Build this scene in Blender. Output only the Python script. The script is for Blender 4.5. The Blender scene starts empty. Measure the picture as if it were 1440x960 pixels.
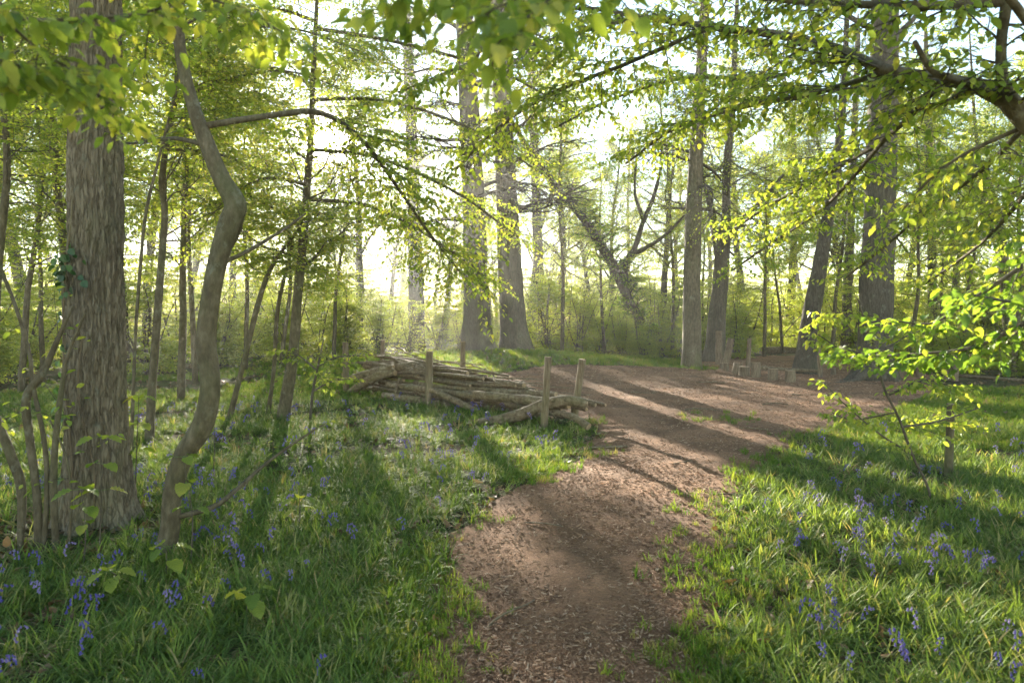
import bpy, math
import numpy as np
from mathutils import Vector, Matrix

# ------------------------------------------------------------------ camera, sky, sun, exposure
sc = bpy.context.scene
COL = sc.collection
CAMZ, F, HY = 1.6, 960.0, 450.0          # eye height, focal length in photo pixels, horizon row
cam = bpy.data.cameras.new('camera')
cam.sensor_width = 36.0; cam.lens = 24.0; cam.shift_y = -30.0 / 1440.0
cam.clip_start = 0.05; cam.clip_end = 1000
cam.dof.use_dof = True; cam.dof.focus_distance = 11.0; cam.dof.aperture_fstop = 3.2
co = bpy.data.objects.new('camera', cam); COL.objects.link(co)
co.location = (0, 0, CAMZ); co.rotation_euler = (math.radians(90), 0, 0)
sc.camera = co

SUN_AZ, SUN_EL = math.radians(-14.9), math.radians(13.9)
SUNV = np.array([math.sin(SUN_AZ) * math.cos(SUN_EL), math.cos(SUN_AZ) * math.cos(SUN_EL), math.sin(SUN_EL)])
w = bpy.data.worlds.new('World'); sc.world = w; w.use_nodes = True
nt = w.node_tree; nt.nodes.clear()
sky = nt.nodes.new('ShaderNodeTexSky'); sky.sky_type = 'NISHITA'; sky.sun_disc = False
sky.sun_elevation = SUN_EL; sky.sun_rotation = SUN_AZ
sky.air_density = 1.0; sky.dust_density = 0.05; sky.ozone_density = 1.0
bg = nt.nodes.new('ShaderNodeBackground'); bg.inputs['Strength'].default_value = 0.075
wo = nt.nodes.new('ShaderNodeOutputWorld')
wt = nt.nodes.new('ShaderNodeMix'); wt.data_type = 'RGBA'; wt.blend_type = 'MULTIPLY'; wt.inputs[0].default_value = 1.0; wt.inputs[7].default_value = (1.0, 0.94, 0.84, 1)   # the photograph's warm white balance
nt.links.new(sky.outputs[0], wt.inputs[6]); nt.links.new(wt.outputs[2], bg.inputs[0])
# the sun's own bright spot in the sky, where the sun lamp stands
tc_ = nt.nodes.new('ShaderNodeTexCoord'); dp = nt.nodes.new('ShaderNodeVectorMath'); dp.operation = 'DOT_PRODUCT'; dp.inputs[1].default_value = SUNV.tolist()
nt.links.new(tc_.outputs['Generated'], dp.inputs[0]); cl = nt.nodes.new('ShaderNodeMath'); cl.operation = 'MAXIMUM'; cl.inputs[1].default_value = 0.0
nt.links.new(dp.outputs['Value'], cl.inputs[0]); pw = nt.nodes.new('ShaderNodeMath'); pw.operation = 'POWER'; pw.inputs[1].default_value = 2500.0
nt.links.new(cl.outputs[0], pw.inputs[0]); ml = nt.nodes.new('ShaderNodeMath'); ml.operation = 'MULTIPLY'; ml.inputs[1].default_value = 14.0; nt.links.new(pw.outputs[0], ml.inputs[0])
b2 = nt.nodes.new('ShaderNodeBackground'); b2.inputs[0].default_value = (1.0, 0.93, 0.8, 1); nt.links.new(ml.outputs[0], b2.inputs['Strength'])
ad = nt.nodes.new('ShaderNodeAddShader'); nt.links.new(bg.outputs[0], ad.inputs[0]); nt.links.new(b2.outputs[0], ad.inputs[1]); nt.links.new(ad.outputs[0], wo.inputs[0])
sl = bpy.data.lights.new('sun', 'SUN'); sl.energy = 4.7; sl.angle = math.radians(0.5); sl.color = (1.0, 0.91, 0.76)
so = bpy.data.objects.new('sun', sl); COL.objects.link(so); so.location = (0, 0, 40)
so.rotation_euler = Vector(SUNV).to_track_quat('Z', 'Y').to_euler()
sc.view_settings.view_transform = 'Standard'; sc.view_settings.look = 'None'
sc.view_settings.exposure = 2.85; sc.view_settings.gamma = 1.0; sc.view_settings.use_curve_mapping = False
cy = sc.cycles
cy.max_bounces = 6; cy.diffuse_bounces = 3; cy.glossy_bounces = 2; cy.transmission_bounces = 4
cy.transparent_max_bounces = 4; cy.volume_bounces = 0; cy.use_denoising = True; cy.use_adaptive_sampling = True; cy.adaptive_threshold = 0.02
cy.sample_clamp_indirect = 4.0; cy.sample_clamp_direct = 0.0

# ------------------------------------------------------------------ helpers
def hash2(ix, iy, seed=0):
    h = (ix.astype(np.int64) * 374761393 + iy.astype(np.int64) * 668265263 + seed * 974634777) & 0x7fffffff
    h = ((h ^ (h >> 13)) * 1274126177) & 0x7fffffff
    return ((h ^ (h >> 16)) & 0xffff) / 65535.0
def noise2(x, y, seed=0):
    x = np.asarray(x, float); y = np.asarray(y, float)
    ix = np.floor(x); iy = np.floor(y); fx = x - ix; fy = y - iy
    fx = fx * fx * (3 - 2 * fx); fy = fy * fy * (3 - 2 * fy)
    a = hash2(ix, iy, seed); b = hash2(ix + 1, iy, seed); c = hash2(ix, iy + 1, seed); d = hash2(ix + 1, iy + 1, seed)
    return (a * (1 - fx) + b * fx) * (1 - fy) + (c * (1 - fx) + d * fx) * fy
def fbm(x, y, seed=0, o=3):
    s = 0; a = 0.5
    for i in range(o):
        s = s + a * noise2(x * 2 ** i, y * 2 ** i, seed + i * 7); a *= 0.5
    return s
def gz(x, y):
    x = np.asarray(x, float); y = np.asarray(y, float)
    m = 0.55 * np.exp(-0.5 * ((x + 0.2) / 3.3) ** 2 - 0.5 * ((y - 23) / 5.0) ** 2)
    b = 0.10 * np.exp(-0.5 * ((x + 3.7) / 1.0) ** 2 - 0.5 * ((y - 5.0) / 0.9) ** 2)
    n = 0.10 * (fbm(x * 0.45 + 9, y * 0.45 + 3, 4) - 0.44) + 0.5 * (noise2(x * 0.05, y * 0.05, 8) - 0.5) * np.clip((y - 28) / 40, 0, 1)
    return m + b + n
def g1(x, y): return float(gz(x, y))
def at(px, py, d): return np.array([(px - 720) / F * d, d, CAMZ - (py - HY) / F * d])
def unit(v): return v / (np.linalg.norm(v, axis=-1, keepdims=True) + 1e-9)
PXL_Y = [1.0, 3.0, 4.4, 5.7, 7.0, 8.1, 9.3, 10.2, 11.5, 13, 15, 17, 18.5, 19.5, 20, 21, 23, 26, 30]
PXL_X = [-.5, -.38, -.3, -.16, .3, .9, 1.15, 1.35, .8, -.3, -.7, -.3, 1.0, 3.0, 4.6, 6.2, 6.2, 6.8, 8.5]
PXR_Y = [1.0, 3.0, 4.4, 5.7, 7.0, 8.1, 9.3, 10.2, 11.5, 13, 15, 17, 19, 22, 26, 30]
PXR_X = [.7, .85, 1.2, 1.6, 2.3, 3.0, 4.0, 4.9, 6.2, 7.4, 9.2, 10.6, 11.6, 12.6, 13.2, 14]
def path_in(x, y):           # >0 inside the path, metres from its nearer side
    x = np.asarray(x, float); y = np.asarray(y, float)
    ws = np.clip(y / 12, 0.3, 1.0); wob = 0.35 * ws * (noise2(x * 1.6, y * 1.6, 31) - 0.5) + 0.22 * ws * (noise2(x * 5, y * 5, 32) - 0.5)
    l = np.interp(y, PXL_Y, PXL_X); r = np.interp(y, PXR_Y, PXR_X)
    k = np.clip(y / 14, 0.6, 1.0)
    return np.minimum(np.minimum(x - l, r - x) * k, 30 - y) + wob

class MB:
    def __init__(s): s.v = []; s.q = []; s.t = []; s.a = []; s.n = 0
    def add(s, v, q=None, t=None, a=0.5):
        v = np.asarray(v, np.float32)
        if q is not None and len(q): s.q.append(np.asarray(q, np.int32) + s.n)
        if t is not None and len(t): s.t.append(np.asarray(t, np.int32) + s.n)
        s.a.append(np.full(len(v), a, np.float32) if np.isscalar(a) else np.asarray(a, np.float32))
        s.v.append(v); s.n += len(v)
    def mesh(s, name, mat, off=(0, 0, 0), smooth=True):
        me = bpy.data.meshes.new(name)
        v = np.concatenate(s.v) - np.asarray(off, np.float32)
        q = np.concatenate(s.q) if s.q else np.zeros((0, 4), np.int32)
        t = np.concatenate(s.t) if s.t else np.zeros((0, 3), np.int32)
        me.vertices.add(len(v)); me.vertices.foreach_set('co', v.ravel().astype(np.float32))
        li = np.concatenate([q.ravel(), t.ravel()]).astype(np.int32)
        me.loops.add(len(li)); me.loops.foreach_set('vertex_index', li)
        ls = np.concatenate([np.arange(len(q)) * 4, len(q) * 4 + np.arange(len(t)) * 3]).astype(np.int32)
        me.polygons.add(len(ls)); me.polygons.foreach_set('loop_start', ls)
        me.polygons.foreach_set('use_smooth', np.full(len(ls), smooth))
        at_ = me.attributes.new('tint', 'FLOAT', 'POINT'); at_.data.foreach_set('value', np.concatenate(s.a))
        me.update(calc_edges=True)
        me.materials.append(mat)
        return me
    def obj(s, name, mat, parent=None, smooth=True, loc=None):
        off = np.array(parent.location) if parent is not None else (np.array(loc) if loc is not None else np.zeros(3))
        o = bpy.data.objects.new(name, s.mesh(name, mat, off, smooth)); COL.objects.link(o)
        if parent is not None: o.parent = parent
        elif loc is not None: o.location = [float(c) for c in loc]
        return o
def tag(o, label=None, cat=None, group=None, kind=None):
    if label: o['label'] = label
    if cat: o['category'] = cat
    if group: o['group'] = group
    if kind: o['kind'] = kind
    return o
def thing(name, loc, label, cat, group=None):
    o = bpy.data.objects.new(name, None); COL.objects.link(o); o.empty_display_size = 0.1
    o.location = [float(c) for c in loc]
    return tag(o, label, cat, group)
def copy_thing(root, loc, rz=0.0, scale=1.0, label=None, group=None):
    r = root.copy(); COL.objects.link(r); r.location = [float(c) for c in loc]
    r.rotation_euler = (0, 0, rz); r.scale = (scale, scale, scale) if np.isscalar(scale) else scale
    if label: r['label'] = label
    if group: r['group'] = group
    for ch in list(root.children):
        c = ch.copy(); COL.objects.link(c); c.parent = r
    return r

def tube(mb, P, R, sides=6, cap=True, tint=0.5, twist=0.0, lob=None):
    P = np.asarray(P, float); R = np.asarray(R, float); n = len(P)
    T = np.gradient(P, axis=0); T = unit(T)
    ref = np.array([1.0, 0, 0]) if abs(T[0][0]) < 0.8 else np.array([0, 1.0, 0])
    U = ref - (T @ ref)[:, None] * T; U = unit(U); V = np.cross(T, U)
    a = np.linspace(0, 2 * np.pi, sides, endpoint=False)
    rr = R[:, None] * np.ones(sides)
    if lob is not None: rr = rr * lob
    v = P[:, None, :] + rr[..., None] * (np.cos(a)[None, :, None] * U[:, None, :] + np.sin(a)[None, :, None] * V[:, None, :])
    i = np.arange(n - 1)[:, None] * sides; j = np.arange(sides)[None, :]; k = (np.arange(sides) + 1) % sides
    q = np.stack([i + j, i + k[None, :], i + sides + k[None, :], i + sides + j], -1).reshape(-1, 4)
    vv = v.reshape(-1, 3); t = None
    if cap:
        vv = np.concatenate([vv, P[:1], P[-1:]]); c0 = n * sides; c1 = c0 + 1
        t0 = np.stack([np.full(sides, c0), k, np.arange(sides)], -1)
        t1 = np.stack([np.full(sides, c1), (n - 1) * sides + np.arange(sides), (n - 1) * sides + k], -1)
        t = np.concatenate([t0, t1])
    mb.add(vv, q, t, tint)
def smooth_path(P, n, extra=None):
    """Catmull-Rom resample of control points (k,m) to n points."""
    P = np.asarray(P, float)
    Q = np.concatenate([2 * P[:1] - P[1:2], P, 2 * P[-1:] - P[-2:-1]])
    L = np.concatenate([[0], np.cumsum(np.linalg.norm(np.diff(P[:, :3], axis=0), axis=1))]); u = np.linspace(0, L[-1], n)
    k = np.clip(np.searchsorted(L, u, 'right') - 1, 0, len(P) - 2); f = ((u - L[k]) / (L[k + 1] - L[k] + 1e-9))[:, None]
    p0, p1, p2, p3 = Q[k], Q[k + 1], Q[k + 2], Q[k + 3]
    return 0.5 * (2 * p1 + (p2 - p0) * f + (2 * p0 - 5 * p1 + 4 * p2 - p3) * f ** 2 + (3 * p1 - p0 - 3 * p2 + p3) * f ** 3)

# leaf templates: verts (x across, y along, z up), quads, tris
def leaf_rows(rows, w, fold=0.10, arch=0.16, ser=0.0):
    v = []; q = []
    for i in range(rows + 1):
        y = i / rows; ww = w * (math.sin(math.pi * min(1, y ** 0.80)) ** 0.62 * (1 - 0.18 * y) if 0 < y < 1 else 0.012)
        z = -arch * y * y
        s = ser * (0.5 if i % 2 else -0.5)
        v += [(-ww, y, z + fold * ww * 2 + s * ww), (0, y, z), (ww, y, z + fold * ww * 2 + s * ww)]
        if i: b = 3 * i; q += [(b - 3, b - 2, b + 1, b), (b - 2, b - 1, b + 2, b + 1)]
    return np.array(v), np.array(q), None
LEAF_HI = [leaf_rows(8, 0.30, 0.22, 0.15, 0.22), leaf_rows(8, 0.33, 0.12, 0.28, 0.26), leaf_rows(8, 0.28, 0.35, 0.05, 0.22)]
LEAF_MID = (np.array([(0, 0, 0), (.28, .34, .08), (.20, .74, .0), (0, 1, -.12), (-.20, .74, .0), (-.28, .34, .08)]),
            np.array([(0, 1, 2, 3), (0, 3, 4, 5)]), None)
LEAF_LOW = (np.array([(0, 0, 0), (.33, .5, .06), (0, 1, -.1), (-.33, .5, .06)]), None, np.array([(0, 1, 2), (0, 2, 3)]))
def leaf_basis(D, N):
    D = unit(D); X = unit(np.cross(D, N)); Z = np.cross(X, D)
    return X, D, Z
def add_leaves(mb, tpl, P, D, N, S, rng):
    tv, tq, tt = tpl; n = len(P)
    if n == 0: return
    X, Y, Z = leaf_basis(D, N)
    v = P[:, None, :] + S[:, None, None] * (tv[None, :, 0:1] * X[:, None] + tv[None, :, 1:2] * Y[:, None] + tv[None, :, 2:3] * Z[:, None])
    k = len(tv); off = (np.arange(n) * k)[:, None, None]
    q = (off + tq[None]).reshape(-1, 4) if tq is not None else None
    t = (off + tt[None]).reshape(-1, 3) if tt is not None else None
    mb.add(v.reshape(-1, 3), q, t, np.repeat(rng.random(n), k))

# ------------------------------------------------------------------ materials
def newmat(name):
    m = bpy.data.materials.new(name); m.use_nodes = True
    t = m.node_tree; t.nodes.clear()
    return m, t, t.nodes.new('ShaderNodeOutputMaterial')
def ramp(t, stops, fac=None):
    r = t.nodes.new('ShaderNodeValToRGB'); e = r.color_ramp.elements
    while len(e) < len(stops): e.new(0.5)
    for i, (p, c) in enumerate(stops): e[i].position = p; e[i].color = (*c, 1)
    if fac is not None: t.links.new(fac, r.inputs[0])
    return r
def noise(t, scale, vec=None, detail=4, rough=0.6):
    n = t.nodes.new('ShaderNodeTexNoise'); n.inputs['Scale'].default_value = scale
    n.inputs['Detail'].default_value = detail; n.inputs['Roughness'].default_value = rough
    if vec is not None: t.links.new(vec, n.inputs['Vector'])
    return n
def mapped(t, scale, coord='Object'):
    c = t.nodes.new('ShaderNodeTexCoord'); m = t.nodes.new('ShaderNodeMapping'); m.inputs['Scale'].default_value = scale
    t.links.new(c.outputs[coord], m.inputs[0]); return m.outputs[0]
def mixc(t, a, b, fac, mode='MIX'):
    m = t.nodes.new('ShaderNodeMix'); m.data_type = 'RGBA'; m.blend_type = mode
    if isinstance(fac, float): m.inputs[0].default_value = fac
    else: t.links.new(fac, m.inputs[0])
    t.links.new(a, m.inputs[6]) if not isinstance(a, tuple) else setattr(m.inputs[6], 'default_value', (*a, 1))
    t.links.new(b, m.inputs[7]) if not isinstance(b, tuple) else setattr(m.inputs[7], 'default_value', (*b, 1))
    return m.outputs[2]
def bump(t, h, strength=0.5, dist=0.02):
    b = t.nodes.new('ShaderNodeBump'); b.inputs['Strength'].default_value = strength; b.inputs['Distance'].default_value = dist
    t.links.new(h, b.inputs['Height']); return b.outputs[0]

def leaf_material(name, stops, per_object=False, transl=0.55, gloss=0.35, rough=0.45, veins=False):
    m, t, out = newmat(name)
    if per_object:
        r = t.nodes.new('ShaderNodeObjectInfo').outputs['Random']
    else:
        a = t.nodes.new('ShaderNodeAttribute'); a.attribute_name = 'tint'; r = a.outputs['Fac']
    c = ramp(t, stops, r).outputs[0]
    n = noise(t, 60, mapped(t, (1, 1, 1))).outputs[0]
    c2 = mixc(t, c, ramp(t, [(0.35, (0.75, 0.78, 0.7)), (0.7, (1.1, 1.1, 1.05))], n).outputs[0], 1.0, 'MULTIPLY')
    vn = None
    if veins:                                     # side veins slanting off the midrib
        sx = t.nodes.new('ShaderNodeSeparateXYZ'); co_ = t.nodes.new('ShaderNodeTexCoord'); t.links.new(co_.outputs['Object'], sx.inputs[0])
        ab = t.nodes.new('ShaderNodeMath'); ab.operation = 'ABSOLUTE'; t.links.new(sx.outputs[0], ab.inputs[0])
        k1 = t.nodes.new('ShaderNodeMath'); k1.operation = 'MULTIPLY_ADD'; t.links.new(ab.outputs[0], k1.inputs[0]); k1.inputs[1].default_value = -0.8; t.links.new(sx.outputs[1], k1.inputs[2])
        k2 = t.nodes.new('ShaderNodeMath'); k2.operation = 'MULTIPLY'; t.links.new(k1.outputs[0], k2.inputs[0]); k2.inputs[1].default_value = 56.0
        k3 = t.nodes.new('ShaderNodeMath'); k3.operation = 'SINE'; t.links.new(k2.outputs[0], k3.inputs[0])
        c2 = mixc(t, c2, ramp(t, [(0.0, (1.0, 1.0, 1.0)), (0.8, (0.96, 0.97, 0.95)), (1.0, (0.72, 0.78, 0.66))], k3.outputs[0]).outputs[0], 1.0, 'MULTIPLY'); vn = bump(t, k3.outputs[0], 0.35, 0.004)
    p = t.nodes.new('ShaderNodeBsdfPrincipled'); p.inputs['Roughness'].default_value = rough
    if vn is not None: t.links.new(vn, p.inputs['Normal'])
    p.inputs['Specular IOR Level'].default_value = gloss
    t.links.new(c2, p.inputs['Base Color'])
    tr = t.nodes.new('ShaderNodeBsdfTranslucent')
    tc = mixc(t, c2, (1.5, 1.35, 0.6), 1.0, 'MULTIPLY'); t.links.new(tc, tr.inputs[0])
    mx = t.nodes.new('ShaderNodeMixShader'); mx.inputs[0].default_value = transl
    t.links.new(p.outputs[0], mx.inputs[1]); t.links.new(tr.outputs[0], mx.inputs[2])
    t.links.new(mx.outputs[0], out.inputs[0]); return m
SPRING = [(0.0, (0.19, 0.28, 0.055)), (0.45, (0.29, 0.385, 0.075)), (0.8, (0.40, 0.46, 0.09)), (1.0, (0.52, 0.50, 0.12))]
FARL = [(0.0, (0.26, 0.36, 0.085)), (0.45, (0.36, 0.45, 0.11)), (0.8, (0.46, 0.52, 0.13)), (1.0, (0.56, 0.56, 0.17))]
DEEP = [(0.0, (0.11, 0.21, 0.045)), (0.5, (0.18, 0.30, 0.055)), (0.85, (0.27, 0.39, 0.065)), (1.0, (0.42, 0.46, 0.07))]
M = {}
M['leaf'] = leaf_material('spring_leaf', SPRING)
M['leaf_far'] = leaf_material('understorey_leaf', FARL, transl=0.6)
M['leaf_obj'] = leaf_material('spring_leaf_single', SPRING, True, veins=True)
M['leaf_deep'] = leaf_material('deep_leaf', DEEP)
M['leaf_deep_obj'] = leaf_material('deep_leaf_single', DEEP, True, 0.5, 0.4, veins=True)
M['grass'] = leaf_material('bluebell_grass', [(0.0, (0.085, 0.14, 0.04)), (0.45, (0.15, 0.235, 0.055)), (0.82, (0.24, 0.32, 0.08)), (0.93, (0.34, 0.34, 0.14)), (1.0, (0.42, 0.33, 0.18))], True, 0.42, 0.12, 0.55)
M['lawn'] = leaf_material('short_grass', [(0.0, (0.09, 0.17, 0.03)), (0.5, (0.16, 0.25, 0.04)), (0.9, (0.26, 0.30, 0.07)), (1.0, (0.34, 0.29, 0.13))], True, 0.45, 0.08, 0.6)
M['ivy'] = leaf_material('ivy_leaf', [(0.0, (0.03, 0.08, 0.03)), (1.0, (0.08, 0.17, 0.05))], True, 0.3, 0.5)
M['petal'] = leaf_material('bluebell_petal', [(0.0, (0.12, 0.10, 0.40)), (0.6, (0.19, 0.15, 0.52)), (1.0, (0.33, 0.26, 0.60))], True, 0.35, 0.2)
M['stem'] = leaf_material('flower_stem', [(0.0, (0.12, 0.2, 0.05)), (1.0, (0.2, 0.28, 0.07))], True, 0.2, 0.3)
M['litter'] = leaf_material('dead_leaf', [(0.0, (0.10, 0.06, 0.035)), (0.5, (0.22, 0.14, 0.08)), (1.0, (0.33, 0.23, 0.14))], True, 0.15, 0.1)

def bark_material(name, dark, mid, light, sx, sz, strength, moss=0.0, vor=0.0):
    m, t, out = newmat(name)
    v = mapped(t, (sx, sx, sz))
    n = noise(t, 1.0, v, 6, 0.65)
    if vor > 0:                                     # plated bark: cracks between long plates
        wv = noise(t, 0.6, v, 3); vm = t.nodes.new('ShaderNodeVectorMath'); vm.operation = 'MULTIPLY_ADD'
        t.links.new(wv.outputs['Color'], vm.inputs[0]); vm.inputs[1].default_value = (3.2,) * 3; t.links.new(v, vm.inputs[2])
        vo = t.nodes.new('ShaderNodeTexVoronoi'); vo.feature = 'DISTANCE_TO_EDGE'; vo.inputs['Scale'].default_value = vor; t.links.new(vm.outputs[0], vo.inputs['Vector'])
        cr = ramp(t, [(0.0, (0, 0, 0)), (0.18, (1, 1, 1))], vo.outputs[0]).outputs[0]
        mm = t.nodes.new('ShaderNodeMath'); mm.operation = 'MULTIPLY_ADD'; t.links.new(n.outputs[0], mm.inputs[0]); mm.inputs[1].default_value = 0.75
        m2 = t.nodes.new('ShaderNodeMath'); m2.operation = 'MULTIPLY'; t.links.new(cr, m2.inputs[0]); m2.inputs[1].default_value = 0.27
        t.links.new(m2.outputs[0], mm.inputs[2]); hgt = mm.outputs[0]
    else: hgt = n.outputs[0]
    big = noise(t, 1.3, mapped(t, (1, 1, 0.6)), 3)
    c = ramp(t, [(0.3, dark), (0.5, mid), (0.75, light)], hgt).outputs[0]
    c = mixc(t, c, ramp(t, [(0.3, (0.72, 0.72, 0.72)), (0.7, (1.2, 1.18, 1.12))], big.outputs[0]).outputs[0], 1.0, 'MULTIPLY')
    if moss > 0:
        mn = noise(t, 2.2, mapped(t, (1, 1, 0.5)), 5)
        c = mixc(t, c, (0.10, 0.125, 0.035), ramp(t, [(0.5, (0, 0, 0)), (0.72, (moss,) * 3)], mn.outputs[0]).outputs[0])
    ln = noise(t, 9.0, mapped(t, (1, 1, 0.8)), 6, 0.7)
    c = mixc(t, c, (0.24, 0.24, 0.17), ramp(t, [(0.58, (0, 0, 0)), (0.68, (0.55,) * 3)], ln.outputs[0]).outputs[0])
    p = t.nodes.new('ShaderNodeBsdfPrincipled'); p.inputs['Roughness'].default_value = 0.85; p.inputs['Specular IOR Level'].default_value = 0.25
    t.links.new(c, p.inputs['Base Color']); t.links.new(bump(t, hgt, strength, 0.03), p.inputs['Normal'])
    t.links.new(p.outputs[0], out.inputs[0]); return m
M['bark_oak'] = bark_material('oak_bark', (0.135, 0.106, 0.07), (0.225, 0.18, 0.122), (0.32, 0.265, 0.185), 44, 8.0, 1.0, 0.45, 0.7)
M['bark_big'] = bark_material('large_tree_bark', (0.065, 0.053, 0.037), (0.105, 0.086, 0.062), (0.15, 0.125, 0.09), 22, 3, 0.9, 0.3, 0.9)
M['bark'] = bark_material('smooth_bark', (0.075, 0.059, 0.036), (0.135, 0.109, 0.066), (0.23, 0.19, 0.125), 22, 9, 0.9, 0.5)
M['bark_twig'] = bark_material('twig_bark', (0.06, 0.05, 0.035), (0.11, 0.09, 0.065), (0.17, 0.14, 0.10), 30, 12, 0.2, 0.2)
M['bark_log'] = bark_material('log_bark', (0.075, 0.052, 0.032), (0.20, 0.145, 0.09), (0.35, 0.27, 0.175), 18, 18, 0.9, 0.35)
M['stake'] = bark_material('stake_wood', (0.11, 0.08, 0.052), (0.215, 0.16, 0.10), (0.32, 0.25, 0.165), 40, 5, 0.6, 0.5)
M['stump'] = bark_material('stump_bark', (0.10, 0.068, 0.045), (0.21, 0.15, 0.10), (0.33, 0.25, 0.17), 40, 6, 0.7, 0.2)
M['cut'] = bark_material('cut_wood', (0.26, 0.17, 0.10), (0.42, 0.30, 0.18), (0.55, 0.42, 0.28), 30, 30, 0.3, 0.1)

def soil_material():
    m, t, out = newmat('woodland_soil')
    v = mapped(t, (1, 1, 1))
    a = noise(t, 3.0, v, 6); b = noise(t, 45.0, v, 5, 0.7); g = noise(t, 0.6, v, 4)
    c = ramp(t, [(0.3, (0.04, 0.027, 0.018)), (0.5, (0.085, 0.06, 0.038)), (0.7, (0.16, 0.115, 0.07))], b.outputs[0]).outputs[0]
    c = mixc(t, c, (0.07, 0.11, 0.03), ramp(t, [(0.42, (0, 0, 0)), (0.6, (0.65,) * 3)], a.outputs[0]).outputs[0])
    c = mixc(t, c, ramp(t, [(0.3, (0.7, 0.7, 0.7)), (0.7, (1.2, 1.2, 1.1))], g.outputs[0]).outputs[0], 1.0, 'MULTIPLY')
    p = t.nodes.new('ShaderNodeBsdfPrincipled'); p.inputs['Roughness'].default_value = 1.0; p.inputs['Specular IOR Level'].default_value = 0.05
    t.links.new(c, p.inputs['Base Color']); t.links.new(bump(t, b.outputs[0], 0.8, 0.03), p.inputs['Normal'])
    t.links.new(p.outputs[0], out.inputs[0]); return m
M['soil'] = soil_material()
def path_material():
    m, t, out = newmat('wood_chip_path')
    v = mapped(t, (1, 1, 1))
    b = noise(t, 70.0, v, 5, 0.75); a = noise(t, 1.4, v, 5); st = noise(t, 26.0, mapped(t, (1, 2.2, 1)), 4, 0.7)
    c = ramp(t, [(0.28, (0.15, 0.080, 0.044)), (0.5, (0.28, 0.160, 0.090)), (0.72, (0.41, 0.262, 0.155))], b.outputs[0]).outputs[0]
    c = mixc(t, c, ramp(t, [(0.35, (0.62, 0.6, 0.58)), (0.6, (1.15, 1.1, 1.05))], a.outputs[0]).outputs[0], 1.0, 'MULTIPLY')
    c = mixc(t, c, ramp(t, [(0.35, (0.75, 0.75, 0.75)), (0.65, (1.15, 1.12, 1.1))], st.outputs[0]).outputs[0], 1.0, 'MULTIPLY')
    p = t.nodes.new('ShaderNodeBsdfPrincipled'); p.inputs['Roughness'].default_value = 0.95; p.inputs['Specular IOR Level'].default_value = 0.2
    t.links.new(c, p.inputs['Base Color']); t.links.new(bump(t, b.outputs[0], 0.9, 0.03), p.inputs['Normal'])
    t.links.new(p.outputs[0], out.inputs[0]); return m
M['path'] = path_material()
def chip_material():
    m, t, out = newmat('wood_chip')
    r = t.nodes.new('ShaderNodeObjectInfo').outputs['Random']
    c = ramp(t, [(0.0, (0.13, 0.070, 0.038)), (0.45, (0.27, 0.155, 0.087)), (0.85, (0.38, 0.24, 0.145)), (1.0, (0.52, 0.36, 0.235))], r).outputs[0]
    p = t.nodes.new('ShaderNodeBsdfPrincipled'); p.inputs['Roughness'].default_value = 0.9; p.inputs['Specular IOR Level'].default_value = 0.2
    t.links.new(c, p.inputs['Base Color']); t.links.new(p.outputs[0], out.inputs[0]); return m
M['chip'] = chip_material()

# ------------------------------------------------------------------ ground and path
def axis(fine0, fine1, step, far0, far1):
    a = list(np.arange(fine0, fine1, step)); s = step; x = fine0
    L = []
    while x > far0: s *= 1.25; x -= s; L.append(max(x, far0))
    R = []; s = step; x = a[-1]
    while x < far1: s *= 1.25; x += s; R.append(min(x, far1))
    return np.array(L[::-1] + a + R)
xs = axis(-14, 14, 0.16, -150, 150); ys = axis(0.5, 30, 0.16, -60, 170)
X, Y = np.meshgrid(xs, ys); Z = gz(X, Y) + 0.02 * (noise2(X * 4, Y * 4, 77) - 0.5)
nx, ny = len(xs), len(ys)
i = np.arange(ny - 1)[:, None] * nx + np.arange(nx - 1)[None]
gm = MB(); gm.add(np.stack([X, Y, Z], -1).reshape(-1, 3), np.stack([i, i + 1, i + nx + 1, i + nx], -1).reshape(-1, 4))
tag(gm.obj('ground', M['soil']), kind='structure')
st = 0.09
xs = np.arange(-2, 20.5, st); ys = np.arange(0.6, 30.2, st); nx = len(xs)
X, Y = np.meshgrid(xs, ys); k = path_in(X, Y)
Z = gz(X, Y) + 0.014 + 0.035 * np.clip(k / 0.3, 0, 1) + 0.25 * np.minimum(k, 0) + np.clip(k / 0.3, 0.2, 1) * (0.03 * (noise2(X * 2.2, Y * 2.2, 5) - 0.5) + 0.028 * (noise2(X * 9, Y * 9, 6) - 0.5))
i = (np.arange(len(ys) - 1)[:, None] * nx + np.arange(nx - 1)[None])
keep = (k[:-1, :-1] > -0.22) & (k[1:, 1:] > -0.22) & (k[:-1, 1:] > -0.22) & (k[1:, :-1] > -0.22)
q = np.stack([i, i + 1, i + nx + 1, i + nx], -1)[keep]
u, inv = np.unique(q, return_inverse=True)
pm = MB(); pm.add(np.stack([X, Y, Z], -1).reshape(-1, 3)[u], inv.reshape(-1, 4))
tag(pm.obj('path', M['path']), kind='structure')
def surf(x, y):
    k = path_in(x, y)
    return gz(x, y) + np.where(k > 0, 0.014 + 0.035 * np.clip(k / 0.3, 0, 1), 0)

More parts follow.
